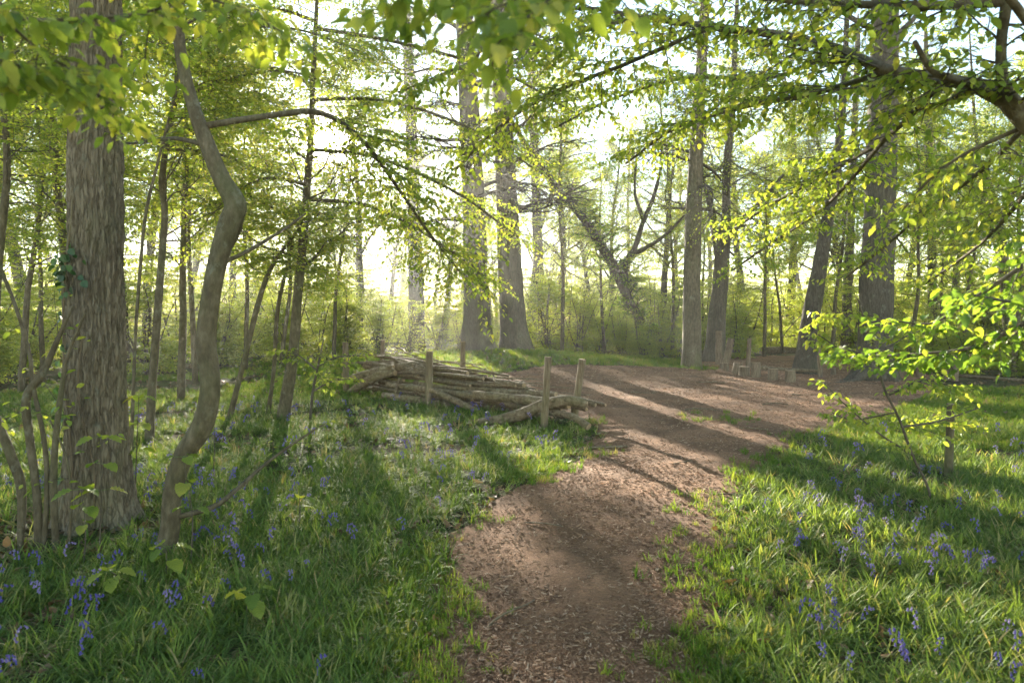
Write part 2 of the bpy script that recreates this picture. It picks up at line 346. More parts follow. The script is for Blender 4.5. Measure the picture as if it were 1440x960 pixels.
# ------------------------------------------------------------------ scatter by geometry nodes (ground cover only)
def scatter(name, pts, rots, scls, idx, protos, label, cat):
    """one object: a point mesh whose points carry small shared meshes."""
    me = bpy.data.meshes.new(name); n = len(pts)
    me.vertices.add(n); me.vertices.foreach_set('co', np.asarray(pts, np.float32).ravel())
    a = me.attributes.new('rot', 'FLOAT_VECTOR', 'POINT'); a.data.foreach_set('vector', np.asarray(rots, np.float32).ravel())
    a = me.attributes.new('scl', 'FLOAT', 'POINT'); a.data.foreach_set('value', np.asarray(scls, np.float32))
    a = me.attributes.new('idx', 'INT', 'POINT'); a.data.foreach_set('value', np.asarray(idx, np.int32))
    o = bpy.data.objects.new(name, me); COL.objects.link(o)
    c = bpy.data.collections.new(name + '_pieces')
    for j, pmesh in enumerate(protos): c.objects.link(bpy.data.objects.new('%s_piece_%02d' % (name, j), pmesh))
    g = bpy.data.node_groups.new(name, 'GeometryNodeTree')
    g.interface.new_socket('Geometry', in_out='INPUT', socket_type='NodeSocketGeometry')
    g.interface.new_socket('Geometry', in_out='OUTPUT', socket_type='NodeSocketGeometry')
    N = g.nodes; gi = N.new('NodeGroupInput'); go = N.new('NodeGroupOutput')
    ip = N.new('GeometryNodeInstanceOnPoints'); ci = N.new('GeometryNodeCollectionInfo')
    ci.inputs['Collection'].default_value = c; ci.inputs['Separate Children'].default_value = True; ci.inputs['Reset Children'].default_value = True
    ip.inputs['Pick Instance'].default_value = True
    def na(nm, ty):
        k = N.new('GeometryNodeInputNamedAttribute'); k.data_type = ty; k.inputs['Name'].default_value = nm
        return k.outputs['Attribute']
    g.links.new(gi.outputs[0], ip.inputs['Points']); g.links.new(ci.outputs[0], ip.inputs['Instance'])
    g.links.new(na('idx', 'INT'), ip.inputs['Instance Index'])
    g.links.new(na('rot', 'FLOAT_VECTOR'), ip.inputs['Rotation']); g.links.new(na('scl', 'FLOAT'), ip.inputs['Scale'])
    g.links.new(ip.outputs[0], go.inputs[0])
    mod = o.modifiers.new('scatter', 'NODES'); mod.node_group = g
    tag(o, label, cat, kind='stuff')
    return o

def blade_tuft(rng, n, L, wid, spread, mat, name, segs=4):
    mb = MB()
    for _ in range(n):
        az = rng.random() * 2 * np.pi; l = L * rng.uniform(0.6, 1.1); lean = rng.uniform(0.3, 1.0) * spread
        b = np.array([rng.normal(0, 0.02), rng.normal(0, 0.02), 0]); d = np.array([math.cos(az), math.sin(az), 0]); sd = np.array([-d[1], d[0], 0])
        t = np.linspace(0, 1, segs + 1)
        r = l * (lean * 0.8 * t ** 1.15); h = l * (t * (1 - 0.22 * lean) - 0.62 * lean * t ** 2.1)
        c = b + r[:, None] * d + h[:, None] * np.array([0, 0, 1.0])
        ww = wid * (1 - t ** 2.2) * (0.6 + 0.4 * np.minimum(1, t * 4)) + 0.0004
        fold = ww * 0.5
        v = np.stack([c - ww[:, None] * sd + fold[:, None] * [[0, 0, 1]], c + ww[:, None] * sd + fold[:, None] * [[0, 0, 1]]], 1).reshape(-1, 3)
        q = [(2 * i, 2 * i + 1, 2 * i + 3, 2 * i + 2) for i in range(segs)]
        mb.add(v, q)
    return mb.mesh(name, mat)
rng = np.random.default_rng(11)
strap = [blade_tuft(rng, 13, rng.uniform(0.20, 0.33), rng.uniform(0.0036, 0.0062), rng.uniform(1.1, 1.5), M['grass'], 'strap_tuft') for _ in range(6)]
short = [blade_tuft(rng, 16, 0.13, 0.0028, 0.9, M['lawn'], 'short_tuft', 3) for _ in range(5)]
def sample_cover(n, xr, yr, dens, seed):
    r = np.random.default_rng(seed)
    # uniform in log-depth so that near ground gets more pieces per square metre
    y = np.exp(r.uniform(math.log(yr[0]), math.log(yr[1]), n)); x = r.uniform(-1, 1, n) * (0.82 * y + 0.6)
    ok = (x > xr[0]) & (x < xr[1]); x, y = x[ok], y[ok]
    p = dens(x, y); ok = r.random(len(x)) < p
    return x[ok], y[ok], r
def in_pile(x, y): u = (x + 3.45) * 0.674 - (y - 14.75) * 0.738; v = (x + 3.45) * 0.738 + (y - 14.75) * 0.674; return ((u > -0.1) & (u < 6.2) & (v > -0.02) & (v < 1.0)).astype(float)
def strap_d(x, y):
    k = path_in(x, y)
    edge = np.clip((-k - 0.02) / 0.45, 0, 1)
    patch = np.clip((fbm(x * 1.2, y * 1.2, 41) - 0.26) * 4.5, 0.14, 1) * (0.45 + 0.55 * (noise2(x * 4.5, y * 4.5, 43) > 0.4)) * (1 - in_pile(x, y))
    l = (x < 1.6) & (y < 15)
    left = np.where(l, np.clip((15 - y) / 3, 0, 1), 0)
    # bare leaf litter round the oak and the coppice at the left
    bare = np.clip(np.hypot(x + 3.3, (y - 4.8) * 1.0) / 0.9 - 0.45, 0.05, 1)
    right = np.where((x > 0) & (y < 12), np.clip((11.5 - y) / 2.5, 0, 1), 0)
    return edge * np.maximum(left * bare, right * (x > 1)) * patch
x, y, r = sample_cover(88000, (-14, 14), (2.2, 15), strap_d, 1)
n = len(x)
scatter('bluebell_grass', np.stack([x, y, gz(x, y) - 0.01], -1), np.stack([r.normal(0, .12, n), r.normal(0, .12, n), r.uniform(0, 6.28, n)], -1),
        r.uniform(0.5, 1.05, n) * np.clip(0.8 + y * 0.02, 0.8, 1.1), r.integers(0, 6, n), strap, 'long strap-like bluebell leaves covering the ground on both sides of the path', 'grass')
def short_d(x, y):
    k = path_in(x, y)
    rim = np.exp(-((k + 0.14) / 0.17) ** 2) * (y < 13) * np.clip((noise2(x * 1.3, y * 1.3, 60) - 0.25) * 2.5, 0, 1) * 0.8
    mound = np.clip(-k / 0.25, 0, 1) * (y > 13.0) * (y < 27) * np.clip((x + 7) / 1.5, 0, 1) * (x < 9) * 0.9
    lawn = np.clip(-k / 0.25, 0, 1) * (x > 4) * (y > 8.3) * (y < 16) * 1.0
    fresh = ((np.hypot(x - 3.3, (y - 10.8)) < 0.75) * np.clip((noise2(x * 4, y * 4, 61) - 0.5) * 3, 0, 1)) * 0.5
    base = (np.hypot(x - 5.4, y - 20.3) < 0.7) * 0.8
    leftfar = (x < -4) * (y > 10) * (y < 27) * np.clip((noise2(x * .7, y * .7, 64) - 0.35) * 3, 0, 0.8)
    return np.clip(rim + mound + lawn + fresh + base + leftfar, 0, 1) * (1 - in_pile(x, y))
x, y, r = sample_cover(110000, (-22, 16), (2.2, 27), short_d, 2)
n = len(x)
scatter('short_grass', np.stack([x, y, surf(x, y) - 0.005], -1), np.stack([r.normal(0, .15, n), r.normal(0, .15, n), r.uniform(0, 6.28, n)], -1),
        r.uniform(0.5, 1.1, n) * np.clip(0.75 + y * 0.035, 0.8, 1.6), r.integers(0, 5, n), short, 'short sunlit grass on the mound, the lawn and the path edges', 'grass')
# wood chips
def chip_mesh(rng, mat):
    mb = MB(); l = rng.uniform(0.006, 0.024); ww = rng.uniform(0.0018, 0.005); h = rng.uniform(0.0015, 0.003)
    v = np.array([(sx * l * rng.uniform(.7, 1), sy * ww * rng.uniform(.6, 1), sz * h) for sz in (-1, 1) for sy in (-1, 1) for sx in (-1, 1)])
    mb.add(v, [(0, 1, 3, 2), (4, 6, 7, 5), (0, 4, 5, 1), (2, 3, 7, 6), (0, 2, 6, 4), (1, 5, 7, 3)])
    return mb.mesh('chip', mat, smooth=False)
chips = [chip_mesh(rng, M['chip']) for _ in range(8)]
x, y, r = sample_cover(260000, (-6, 18), (2.3, 26), lambda x, y: np.clip((path_in(x, y) + 0.25) / 0.35, 0, 1) * np.clip(0.55 + 0.9 * (fbm(x * 1.5, y * 1.5, 90) - 0.3), 0.4, 1), 3)
n = len(x)
scatter('wood_chips', np.stack([x, y, surf(x, y) + r.uniform(0.0, 0.016, n)], -1), np.stack([r.normal(0, .28, n), r.normal(0, .28, n), r.uniform(0, 6.28, n)], -1),
        r.uniform(0.35, 1.25, n) * np.clip(0.6 + y * 0.06, 0.7, 1.9), r.integers(0, 8, n), chips, 'brown wood chips strewn over the path', 'wood chips')
# dead leaves
dl = []
for kk in range(3):
    mb = MB(); tv, tq, tt = leaf_rows(4, 0.33, 0.5 * (kk - 1), 0.5 * (kk - 0.5)); mb.add(tv * 0.06, tq); dl.append(mb.mesh('dead_leaf', M['litter']))
def litter_d(x, y):
    k = path_in(x, y); oak = np.exp(-(np.hypot(x + 3.3, y - 4.9) / 1.3) ** 2)
    return np.clip(0.32 + oak + 0.25 * (y > 12) - 0.6 * (k > 0.0), 0, 1)
x, y, r = sample_cover(24000, (-30, 30), (2.3, 34), litter_d, 4)
n = len(x)
scatter('leaf_litter', np.stack([x, y, surf(x, y) + r.uniform(0.004, 0.03, n)], -1), np.stack([r.normal(0, .5, n), r.normal(0, .5, n), r.uniform(0, 6.28, n)], -1),
        r.uniform(0.7, 1.4, n) * np.clip(0.8 + y * 0.04, 0.9, 2.0), r.integers(0, 3, n), dl, 'dry brown leaf litter on the woodland floor', 'leaf litter')

# ------------------------------------------------------------------ trees
def trunk_path(trace, d, n=60, top=None, drift=0.0):
    """trace of (px, py, width px) at depth d -> points and radii; the foot is put on the ground."""
    P = []; 
    for (px, py, wpx) in trace:
        dd = d + drift * (HY - py) / F * d
        p = at(px, py, dd); P.append((*p, wpx * 0.5 / F * dd / math.hypot(1, (px - 720) / F)))
    P = np.array(P)
    P[0, 2] = g1(P[0, 0], P[0, 1]) - 0.08
    if top is not None:
        v = P[-1, :3] - P[-2, :3]; v = v / np.linalg.norm(v); v = unit(v + np.array([0, 0, 1.0]))
        k = top - P[-1, 2]
        for f in (0.35, 0.7, 1.0): P = np.concatenate([P, [[*(P[-1, :3] + v * k * 0.34), P[-1, 3] * (1 - 0.45 * f)]]])
    S = smooth_path(P, n)
    return S[:, :3], np.maximum(S[:, 3], 0.004)
def flare_lob(P, R, sides, amt, hgt, seed, nl=5):
    z = P[:, 2] - P[0, 2]; a = np.linspace(0, 2 * np.pi, sides, endpoint=False)
    lobes = 0.5 + 0.5 * np.cos(a * nl + seed) * 0.7 + 0.3 * np.cos(a * 3 + seed * 2)
    f = amt * np.exp(-z / hgt)
    n = noise2(np.cos(a)[None] * 1.5 + seed * 10 + np.zeros((len(z), 1)), np.sin(a)[None] * 1.5 + z[:, None] * 1.2, seed)
    return 1 + f[:, None] * np.clip(lobes, 0, 2)[None] + 0.13 * (n - 0.5) + 0.10 * (noise2(np.cos(a)[None] * 4 + seed, np.sin(a)[None] * 4 + z[:, None] * 6, seed + 5) - 0.5)

def set_out(protos, used, k, loc, rz, sc_, lab, seed):
    """place a prototype or a copy of it; a crown that stands in the sun's way gets its own gaps"""
    if not used[k]:
        used[k] = True; o = protos[k]; o.location = loc; o.rotation_euler = (0, 0, rz); o.scale = (sc_,) * 3; o['label'] = lab
    else: o = copy_thing(protos[k], loc, rz, sc_, lab)
    P, D, N, S, tpl, mat = PROTO_LEAVES[protos[k].name]; c_, s_ = math.cos(rz), math.sin(rz); R = np.array([[c_, -s_, 0], [s_, c_, 0], [0, 0, 1]])
    W = sc_ * P @ R.T + np.array(loc); a, b = lit_zone(W)
    if b.mean() > 0.04:
        r_ = np.random.default_rng(seed); ok = r_.random(len(P)) < np.where(b, 0.14, np.where(a, 0.5, 0.97)); mb = MB(); add_leaves(mb, tpl, P[ok], D[ok], N[ok], S[ok], r_)
        ch = [q for q in o.children if q.name.startswith('crown')][0]; ch.data = mb.mesh('crown', mat)
    return o
class Grower:
    """collects the wood and the leaves of one crown"""
    def __init__(s, seed): s.r = np.random.default_rng(seed); s.wood = MB(); s.P = []; s.D = []; s.N = []; s.S = []
    def leaf(s, p, d, n, size): s.P.append(p); s.D.append(d); s.N.append(n); s.S.append(size)
    def twig_leaves(s, pts, side, size, step, droop=0.45, start=0.15):
        """alternate leaves along a twig polyline"""
        L = np.linalg.norm(np.diff(pts, axis=0), axis=1); tot = L.sum(); c = np.concatenate([[0], np.cumsum(L)])
        m = max(2, int(tot * (1 - start) / step)); u = np.linspace(start, 1, m) * tot
        p = np.stack([np.interp(u, c, pts[:, k]) for k in range(3)], -1)
        t = unit(np.gradient(p, axis=0)); up = np.array([0, 0, 1.0]); sd = unit(np.cross(t, up))
        sg = np.where(np.arange(m) % 2 == 0, 1, -1)[:, None]
        r = s.r
        d = 0.55 * t + 0.8 * sg * sd + np.array([0, 0, -droop]) * r.uniform(0.1, 1.6, (m, 1)) + r.normal(0, .18, (m, 3))
        nn = up + r.normal(0, .4, (m, 3)) + 0.3 * sg * sd
        s.P.append(p); s.D.append(d); s.N.append(nn); s.S.append(size * r.uniform(0.6, 1.15, m))
    def poly(s, p, d, L, seg, wig, trop):
        P = [np.array(p, float)]; d = unit(np.array(d, float)); st = L / seg
        W = s.r.normal(0, wig, (seg, 3))
        for i in range(seg):
            d = unit(d + W[i] + trop * st)
            P.append(P[-1] + d * st)
        return np.array(P)
    def spray(s, p, d, L, r0, size, step, sides=3, droop=0.45, sub=True, sub_n=None, sub_wood=True):
        """a flat spray: twig with alternate side twigs carrying leaves"""
        P = s.poly(p, d, L, 5, 0.10, np.array([0, 0, -0.10])); R = np.linspace(r0, r0 * 0.3, len(P))
        tube(s.wood, P, R, sides, False)
        s.twig_leaves(P, 1, size, step, droop)
        if sub:
            m = sub_n or max(2, int(L / 0.13)); up = np.array([0, 0, 1.0])
            for i in range(m):
                t = 0.15 + 0.75 * (i + s.r.random() * 0.6) / m; k = min(int(t * 5), 4); f = t * 5 - k
                b = P[k] * (1 - f) + P[k + 1] * f; tg = unit(P[k + 1] - P[k]); sd = unit(np.cross(tg, up)) * (1 if i % 2 else -1)
                l = L * 0.5 * (1.05 - t) * s.r.uniform(0.7, 1.2) + 0.05
                Q = s.poly(b, tg * 0.6 + sd * 0.8 + np.array([0, 0, -0.1]), l, 3, 0.12, np.array([0, 0, -0.15]))
                if sub_wood: tube(s.wood, Q, np.linspace(r0 * 0.5, r0 * 0.2, len(Q)), 3, False)
                s.twig_leaves(Q, 1, size, step, droop, 0.1)
    def leaves(s):
        if not s.P: return [np.zeros((0, 3))] * 3 + [np.zeros(0)]
        return [np.concatenate([np.atleast_2d(a) for a in L]) for L in (s.P, s.D, s.N)] + [np.concatenate([np.atleast_1d(a) for a in s.S])]

LIT = [(1000, 568, 210, 26), (1090, 600, 120, 22), (945, 720, 62, 95), (930, 850, 40, 70), (700, 665, 85, 42), (560, 620, 120, 50), (420, 605, 80, 32), (640, 505, 130, 16), (840, 511, 70, 12), (1310, 600, 160, 62), (1380, 710, 90, 60),
       (1160, 865, 200, 72), (1000, 960, 90, 40), (600, 800, 80, 62), (300, 640, 60, 32), (130, 600, 70, 90), (350, 790, 70, 42), (540, 905, 62, 40), (1120, 700, 50, 24), (1065, 528, 75, 18), (420, 700, 90, 30), (250, 860, 90, 40), (480, 800, 50, 40), (650, 720, 40, 40), (1240, 760, 60, 22), (1330, 830, 80, 40)]
def lit_zone(P):
    """places the low sun reaches: clearings in the shade, found from where a leaf's shadow would fall"""
    t = (P[:, 2] - 0.15) / SUNV[2]; gx = P[:, 0] - SUNV[0] * t; gy = P[:, 1] - SUNV[1] * t
    inv = (gy > 1.5) & (gy < 32); yy = np.maximum(gy, 1.5)
    px = 720 + gx / yy * F; py = HY + 1.5 * F / yy; wx = 60 * (noise2(gx * 1.1, gy * 1.1, 57) - .5); z = np.zeros(len(P), bool)
    for a, b, rx, ry in LIT: z |= ((px + wx - a) / rx) ** 2 + ((py + wx * .3 - b) / ry) ** 2 < 1
    behind = (gy <= 1.5) & (gy > -22) & (noise2(gx * 0.5 + 3.1, gy * 0.3 + 7.7, 55) > 0.45)
    return (z & inv) | behind, inv & z
def lit_keep(P, rng):
    return rng.random(len(P)) < np.where(lit_zone(P)[0], 0.10, 0.95)
PROTO_LEAVES = {}
def crown(g, root, tpl, mat, name='crown', keep=None):
    P, D, N, S = g.leaves()
    if keep is not None:
        ok = keep(P, g.r); P, D, N, S = P[ok], D[ok], N[ok], S[ok]
    W = P - np.array([0, 0, CAMZ]); c_ = unit(W) @ SUNV                     # the opening in the leaves through which the sun breaks
    ok = (c_ < math.cos(0.024)) | (g.r.random(len(P)) < 0.12); P, D, N, S = P[ok], D[ok], N[ok], S[ok]
    if len(P) == 0: return None
    mb = MB(); add_leaves(mb, tpl, P, D, N, S, g.r); PROTO_LEAVES[root.name] = (P, D, N, S, tpl, mat)
    return mb.obj(name, mat, root)

def grow_limbs(g, TP, TR, z0, z1, n, L0, L1, elev, sprays, size, step, spray_L=0.8, sub_n=4, wig=0.14, trop=0.0, az0=None, droop=0.45, r_k=0.3, minr=0.006):
    """limbs from a trunk polyline between heights z0 and z1 with leaf sprays on them"""
    r = g.r
    for i in range(n):
        z = z0 + (z1 - z0) * (i + r.random() * 0.7) / n
        k = int(np.clip(np.searchsorted(TP[:, 2], z), 1, len(TP) - 1)); p = TP[k]; rad = TR[k]
        az = i * 2.39996 + r.normal(0, 0.4) if az0 is None else az0 + r.normal(0, 1.0)
        f = (z - z0) / max(z1 - z0, 1e-6); L = (L0 + (L1 - L0) * f) * r.uniform(0.7, 1.2)
        e = math.radians(elev + r.normal(0, 10))
        d = np.array([math.cos(az) * math.cos(e), math.sin(az) * math.cos(e), math.sin(e)])
        Q = g.poly(p, d, L, 8, wig, np.array([0, 0, trop])); rr = max(minr, rad * r_k)
        tube(g.wood, Q, rr * (1 - 0.93 * np.linspace(0, 1, len(Q)) ** 0.7), 5, False)
        for j in range(sprays):
            t = 0.25 + 0.75 * (j + r.random()) / sprays; m = min(int(t * 8), 7); b = Q[m] + (Q[m + 1] - Q[m]) * (t * 8 - m)
            tg = unit(Q[m + 1] - Q[m]); sd = unit(np.cross(tg, [0, 0, 1.0])) * (1 if j % 2 else -1)
            dd = tg * 0.7 + sd * 0.8 + r.normal(0, .25, 3)
            g.spray(b, dd, spray_L * r.uniform(0.6, 1.2) * (1.15 - 0.5 * t), max(0.003, rr * 0.3), size, step, 3, droop, True, sub_n)

def tree(name, label, cat, trace, d, top, bark, sides=14, n=50, flare=0.45, fh=0.35, seed=1, limbs=(), tpl=LEAF_LOW, mat='leaf', group=None, keep=lit_keep, drift=0.0, extra=()):
    TP, TR = trunk_path(trace, d, n, top, drift)
    root = thing(name, (TP[0, 0], TP[0, 1], TP[0, 2] + 0.08), label, cat, group)
    mb = MB(); tube(mb, TP, TR, sides, True, lob=flare_lob(TP, TR, sides, flare, fh, seed))
    mb.obj('trunk', M[bark], root)
    g = Grower(seed)
    for kw in limbs: grow_limbs(g, TP, TR, **kw)
    for ex in extra:                        # traced branches (px, py, depth, width px)
        E = np.array([(*at(a, b, c), ww * 0.5 / F * c / math.hypot(1, (a - 720) / F)) for a, b, c, ww in ex['pts']])
        S = smooth_path(E, 24)
        bm_ = MB(); tube(bm_, S[:, :3], np.maximum(S[:, 3], 0.0015), 7, True); bm_.obj('branch', M[bark], root)
        m = ex.get('n', 0)
        for j in range(m):
            t = ex.get('t0', 0.3) + (1 - ex.get('t0', 0.3)) * (j + g.r.random()) / m; kx = min(int(t * 23), 22)
            b = S[kx, :3]; tg = unit(S[kx + 1, :3] - S[kx, :3]); sd = unit(np.cross(tg, [0, 0, 1.0])) * (1 if j % 2 else -1)
            g.spray(b, tg * 0.7 + sd * 0.8 + g.r.normal(0, .25, 3), ex.get('L', 0.6) * g.r.uniform(.6, 1.2), 0.004, ex.get('size', 0.055), ex.get('step', 0.05), 3, 0.45, True, ex.get('sub', 3))
    if g.wood.n: g.wood.obj('limbs', M['bark_twig'] if bark == 'bark' else M[bark], root)
    crown(g, root, tpl, M[mat], keep=keep)
    return root

# the furrowed trunk at the left, with real ridges
def furrowed_trunk(name, label, cat, trace, d, top, seed):
    TP, TR = trunk_path(trace, d, 300, top)
    root = thing(name, (TP[0, 0], TP[0, 1], TP[0, 2] + 0.08), label, cat)
    sides = 150; a = np.linspace(0, 2 * np.pi, sides, endpoint=False); z = TP[:, 2] - TP[0, 2]
    lob = flare_lob(TP, TR, sides, 0.85, 0.26, seed, 6)
    A = a[None] * 5.2; ZZ = z[:, None] * np.ones(sides)
    wr = 0.9 * (noise2(np.cos(a)[None] * 3 + 20, ZZ * 5 + np.sin(a)[None] * 3, seed) - 0.5)
    ring = np.sin(a[None] * 22 + 5.0 * wr + 1.8 * np.sin(ZZ * 9 + a[None] * 3)) * 0.5 + 0.5
    ring2 = np.sin(a[None] * 31 - 4.0 * wr + 1.5 * np.sin(ZZ * 13 + a[None] * 5)) * 0.5 + 0.5
    ridge = np.maximum(ring, ring2) ** 1.6
    fine = noise2(np.cos(a)[None] * 14 + 50, ZZ * 22 + np.sin(a)[None] * 14, seed + 3)
    disp = 0.024 * (ridge - 0.7) + 0.014 * (fine - 0.5)
    lob = lob + disp / TR[:, None]
    mb = MB(); tube(mb, TP, TR, sides, False, lob=lob); mb.obj('trunk', M['bark_oak'], root)
    g = Grower(seed)
    grow_limbs(g, TP, TR, 5.5, top - 0.3, 12, 3.2, 1.5, 25, 5, 0.06, 0.09, 1.0, 3)
    g.wood.obj('limbs', M['bark_oak'], root); crown(g, root, LEAF_LOW, M['leaf'], keep=lit_keep)
    return root, TP, TR
oak, OP, OR = furrowed_trunk('oak_tree', 'thick furrowed oak trunk beside the crooked slim tree, ivy climbing its edge', 'tree',
    [(137, 765, 94), (137, 735, 90), (137, 690, 86), (137, 600, 84), (136, 450, 80), (134, 250, 76), (135, 100, 73), (136, 0, 71), (137, -150, 66)], 5.15, 11, 3)

tree('crooked_tree', 'slim crooked tree with a sharp elbow, leaning in front of the oak', 'tree',
    [(224, 800, 34), (238, 745, 28), (243, 690, 28), (258, 640, 30), (285, 597, 32), (296, 545, 29), (290, 480, 29), (295, 430, 28), (305, 375, 28), (322, 315, 31), (331, 288, 33), (312, 252, 27), (292, 205, 24), (272, 150, 20), (256, 85, 18), (250, 30, 16), (246, -60, 13)],
    4.5, 5.2, 'bark', 30, 170, 0.25, 0.2, 5,
    limbs=[dict(z0=3.4, z1=5.2, n=12, L0=1.6, L1=1.0, elev=15, sprays=8, size=0.055, step=0.042, spray_L=0.7, sub_n=5)], tpl=LEAF_MID, keep=None,
    extra=[dict(pts=[(284, 178, 4.5, 11), (330, 170, 4.6, 10), (400, 160, 4.9, 9), (440, 157, 5.1, 9), (480, 172, 5.3, 7), (520, 210, 5.6, 6), (560, 265, 5.9, 5), (605, 330, 6.2, 4), (655, 392, 6.5, 2)], n=60, t0=0.28, L=0.8, sub=6, size=0.055, step=0.042),
           dict(pts=[(312, 370, 4.5, 7), (350, 352, 4.7, 6), (400, 322, 5.0, 4), (430, 300, 5.2, 3)], n=3, L=0.4),
           dict(pts=[(329, 300, 4.5, 10), (340, 296, 4.5, 8), (336, 325, 4.55, 6), (318, 362, 4.6, 4)], n=0),
           dict(pts=[(248, 727, 4.5, 9), (300, 712, 4.6, 8), (330, 690, 4.7, 7), (370, 655, 4.9, 5), (410, 625, 5.1, 4), (452, 598, 5.3, 2)], n=4, t0=0.6, L=0.25, sub=2),
           dict(pts=[(290, 205, 4.5, 8), (250, 195, 4.8, 7), (215, 198, 5.2, 5), (175, 203, 5.6, 4)], n=5, L=0.45)])

SL = dict(sides=10, flare=0.3, fh=0.2, tpl=LEAF_LOW, keep=None)
def slim(label, trace, d, top, seed, z0, z1, n, L=2.2, sprays=6, size=0.055, **kw):
    lb = [dict(z0=z0, z1=z1, n=int(n * 2.2), L0=L, L1=L * 0.6, elev=28, wig=0.22, trop=-0.03, sprays=sprays + 7, size=size * 1.1, step=0.036, spray_L=0.9, sub_n=6)] if n else []
    a = dict(SL); a.update(kw)
    return tree('slim_tree', label, 'tree', trace, d, top, 'bark', seed=seed, limbs=lb, **a)
slim('slim leafy tree with a bend, standing between the elbowed tree and the log pile',
    [(396, 602, 20), (412, 500, 16), (418, 420, 14), (426, 340, 13), (432, 260, 11), (437, 200, 10), (440, 120, 8), (445, 20, 6)], 11, 7.6, 21, 2.3, 7.4, 16, 2.3, 6,
    extra=[dict(pts=[(430, 280, 11, 6), (520, 290, 10.6, 5), (600, 330, 10.2, 4), (690, 395, 9.6, 2)], n=30, t0=.15, L=0.9, sub=6, size=0.06, step=0.04),
           dict(pts=[(436, 210, 11, 6), (530, 222, 10.5, 5), (640, 270, 10, 4), (730, 335, 9.5, 2)], n=34, t0=.15, L=0.9, sub=6, size=0.06, step=0.04),
           dict(pts=[(439, 140, 11, 6), (540, 142, 10.4, 5), (660, 180, 9.8, 4), (770, 250, 9.2, 2)], n=36, t0=.15, L=0.9, sub=6, size=0.06, step=0.04),
           dict(pts=[(444, 40, 11, 6), (560, 60, 10.4, 5), (700, 100, 9.6, 4), (810, 160, 9, 2)], n=38, t0=.15, L=0.9, sub=6, size=0.06, step=0.04),
           dict(pts=[(432, 260, 11, 6), (380, 250, 10.4, 4), (330, 270, 9.8, 3), (290, 310, 9.4, 2)], n=20, t0=.15, L=0.9, sub=6, size=0.06, step=0.04),
           dict(pts=[(444, 30, 11, 6), (380, 12, 10.6, 5), (300, 32, 10.2, 4), (225, 66, 9.8, 2)], n=32, t0=.1, L=0.95, sub=6, size=0.06, step=0.045),
           dict(pts=[(446, -30, 11, 6), (560, -12, 10.4, 5), (680, 22, 9.8, 4), (790, 62, 9.2, 2)], n=34, t0=.1, L=0.95, sub=6, size=0.06, step=0.045),
           dict(pts=[(440, 120, 11, 6), (380, 95, 10.6, 5), (320, 105, 10.2, 3), (275, 130, 10, 2)], n=24, t0=.1, L=0.9, sub=6, size=0.06, step=0.045)])
slim('thin pole-like sapling curving to the right behind the elbowed tree', [(320, 605, 9), (345, 500, 8), (365, 420, 8), (385, 370, 6), (430, 310, 4)], 11, None, 22, 2.2, 3.2, 5, 1.2, 4)
slim('thinnest sapling, upright beside the bent slim tree', [(376, 596, 7), (385, 520, 6), (390, 440, 6), (400, 390, 5), (412, 340, 4)], 11.6, None, 23, 2.0, 3.0, 4, 1.0, 4)
slim('slim tree with a kinked stem right behind the oak trunk', [(209, 622, 15), (214, 540, 13), (220, 460, 12), (226, 380, 11), (232, 300, 10), (228, 258, 10), (233, 210, 9), (246, 140, 9), (250, 90, 8), (246, 20, 7)], 9, 7.0, 24, 2.6, 7.0, 14, 2.0, 6,
    extra=[dict(pts=[(246, 140, 9, 5), (320, 112, 8.8, 4), (400, 100, 8.6, 3), (475, 122, 8.4, 2)], n=26, t0=.1, L=0.8, sub=6, size=0.055, step=0.045),
           dict(pts=[(233, 210, 9, 5), (300, 215, 9.2, 4), (375, 242, 9.4, 2)], n=18, t0=.1, L=0.8, sub=6, size=0.055, step=0.045),
           dict(pts=[(250, 60, 9, 5), (330, 40, 8.7, 4), (420, 42, 8.4, 3), (505, 72, 8.1, 2)], n=28, t0=.1, L=0.8, sub=6, size=0.055, step=0.045)])
slim('very thin straight stem between the oak and the elbowed tree', [(184, 640, 6), (190, 480, 5), (197, 380, 5), (205, 300, 5), (224, 220, 4), (250, 110, 4), (258, 0, 3)], 8, 5.5, 25, 3.4, 5.4, 6, 1.2, 4)
slim('slim mossy tree just left of the oak trunk, further back', [(97, 585, 16), (93, 430, 13), (88, 330, 13), (80, 260, 13), (74, 180, 13), (70, 60, 11), (66, -40, 9)], 12, 8.5, 26, 3.2, 8.4, 16, 2.4, 6)
slim('slim tree cut by the left edge of the picture', [(-14, 610, 16), (-6, 420, 14), (5, 300, 12), (10, 230, 11), (2, 100, 10)], 9.5, 7.5, 27, 3.0, 7.4, 14, 2.0, 6)

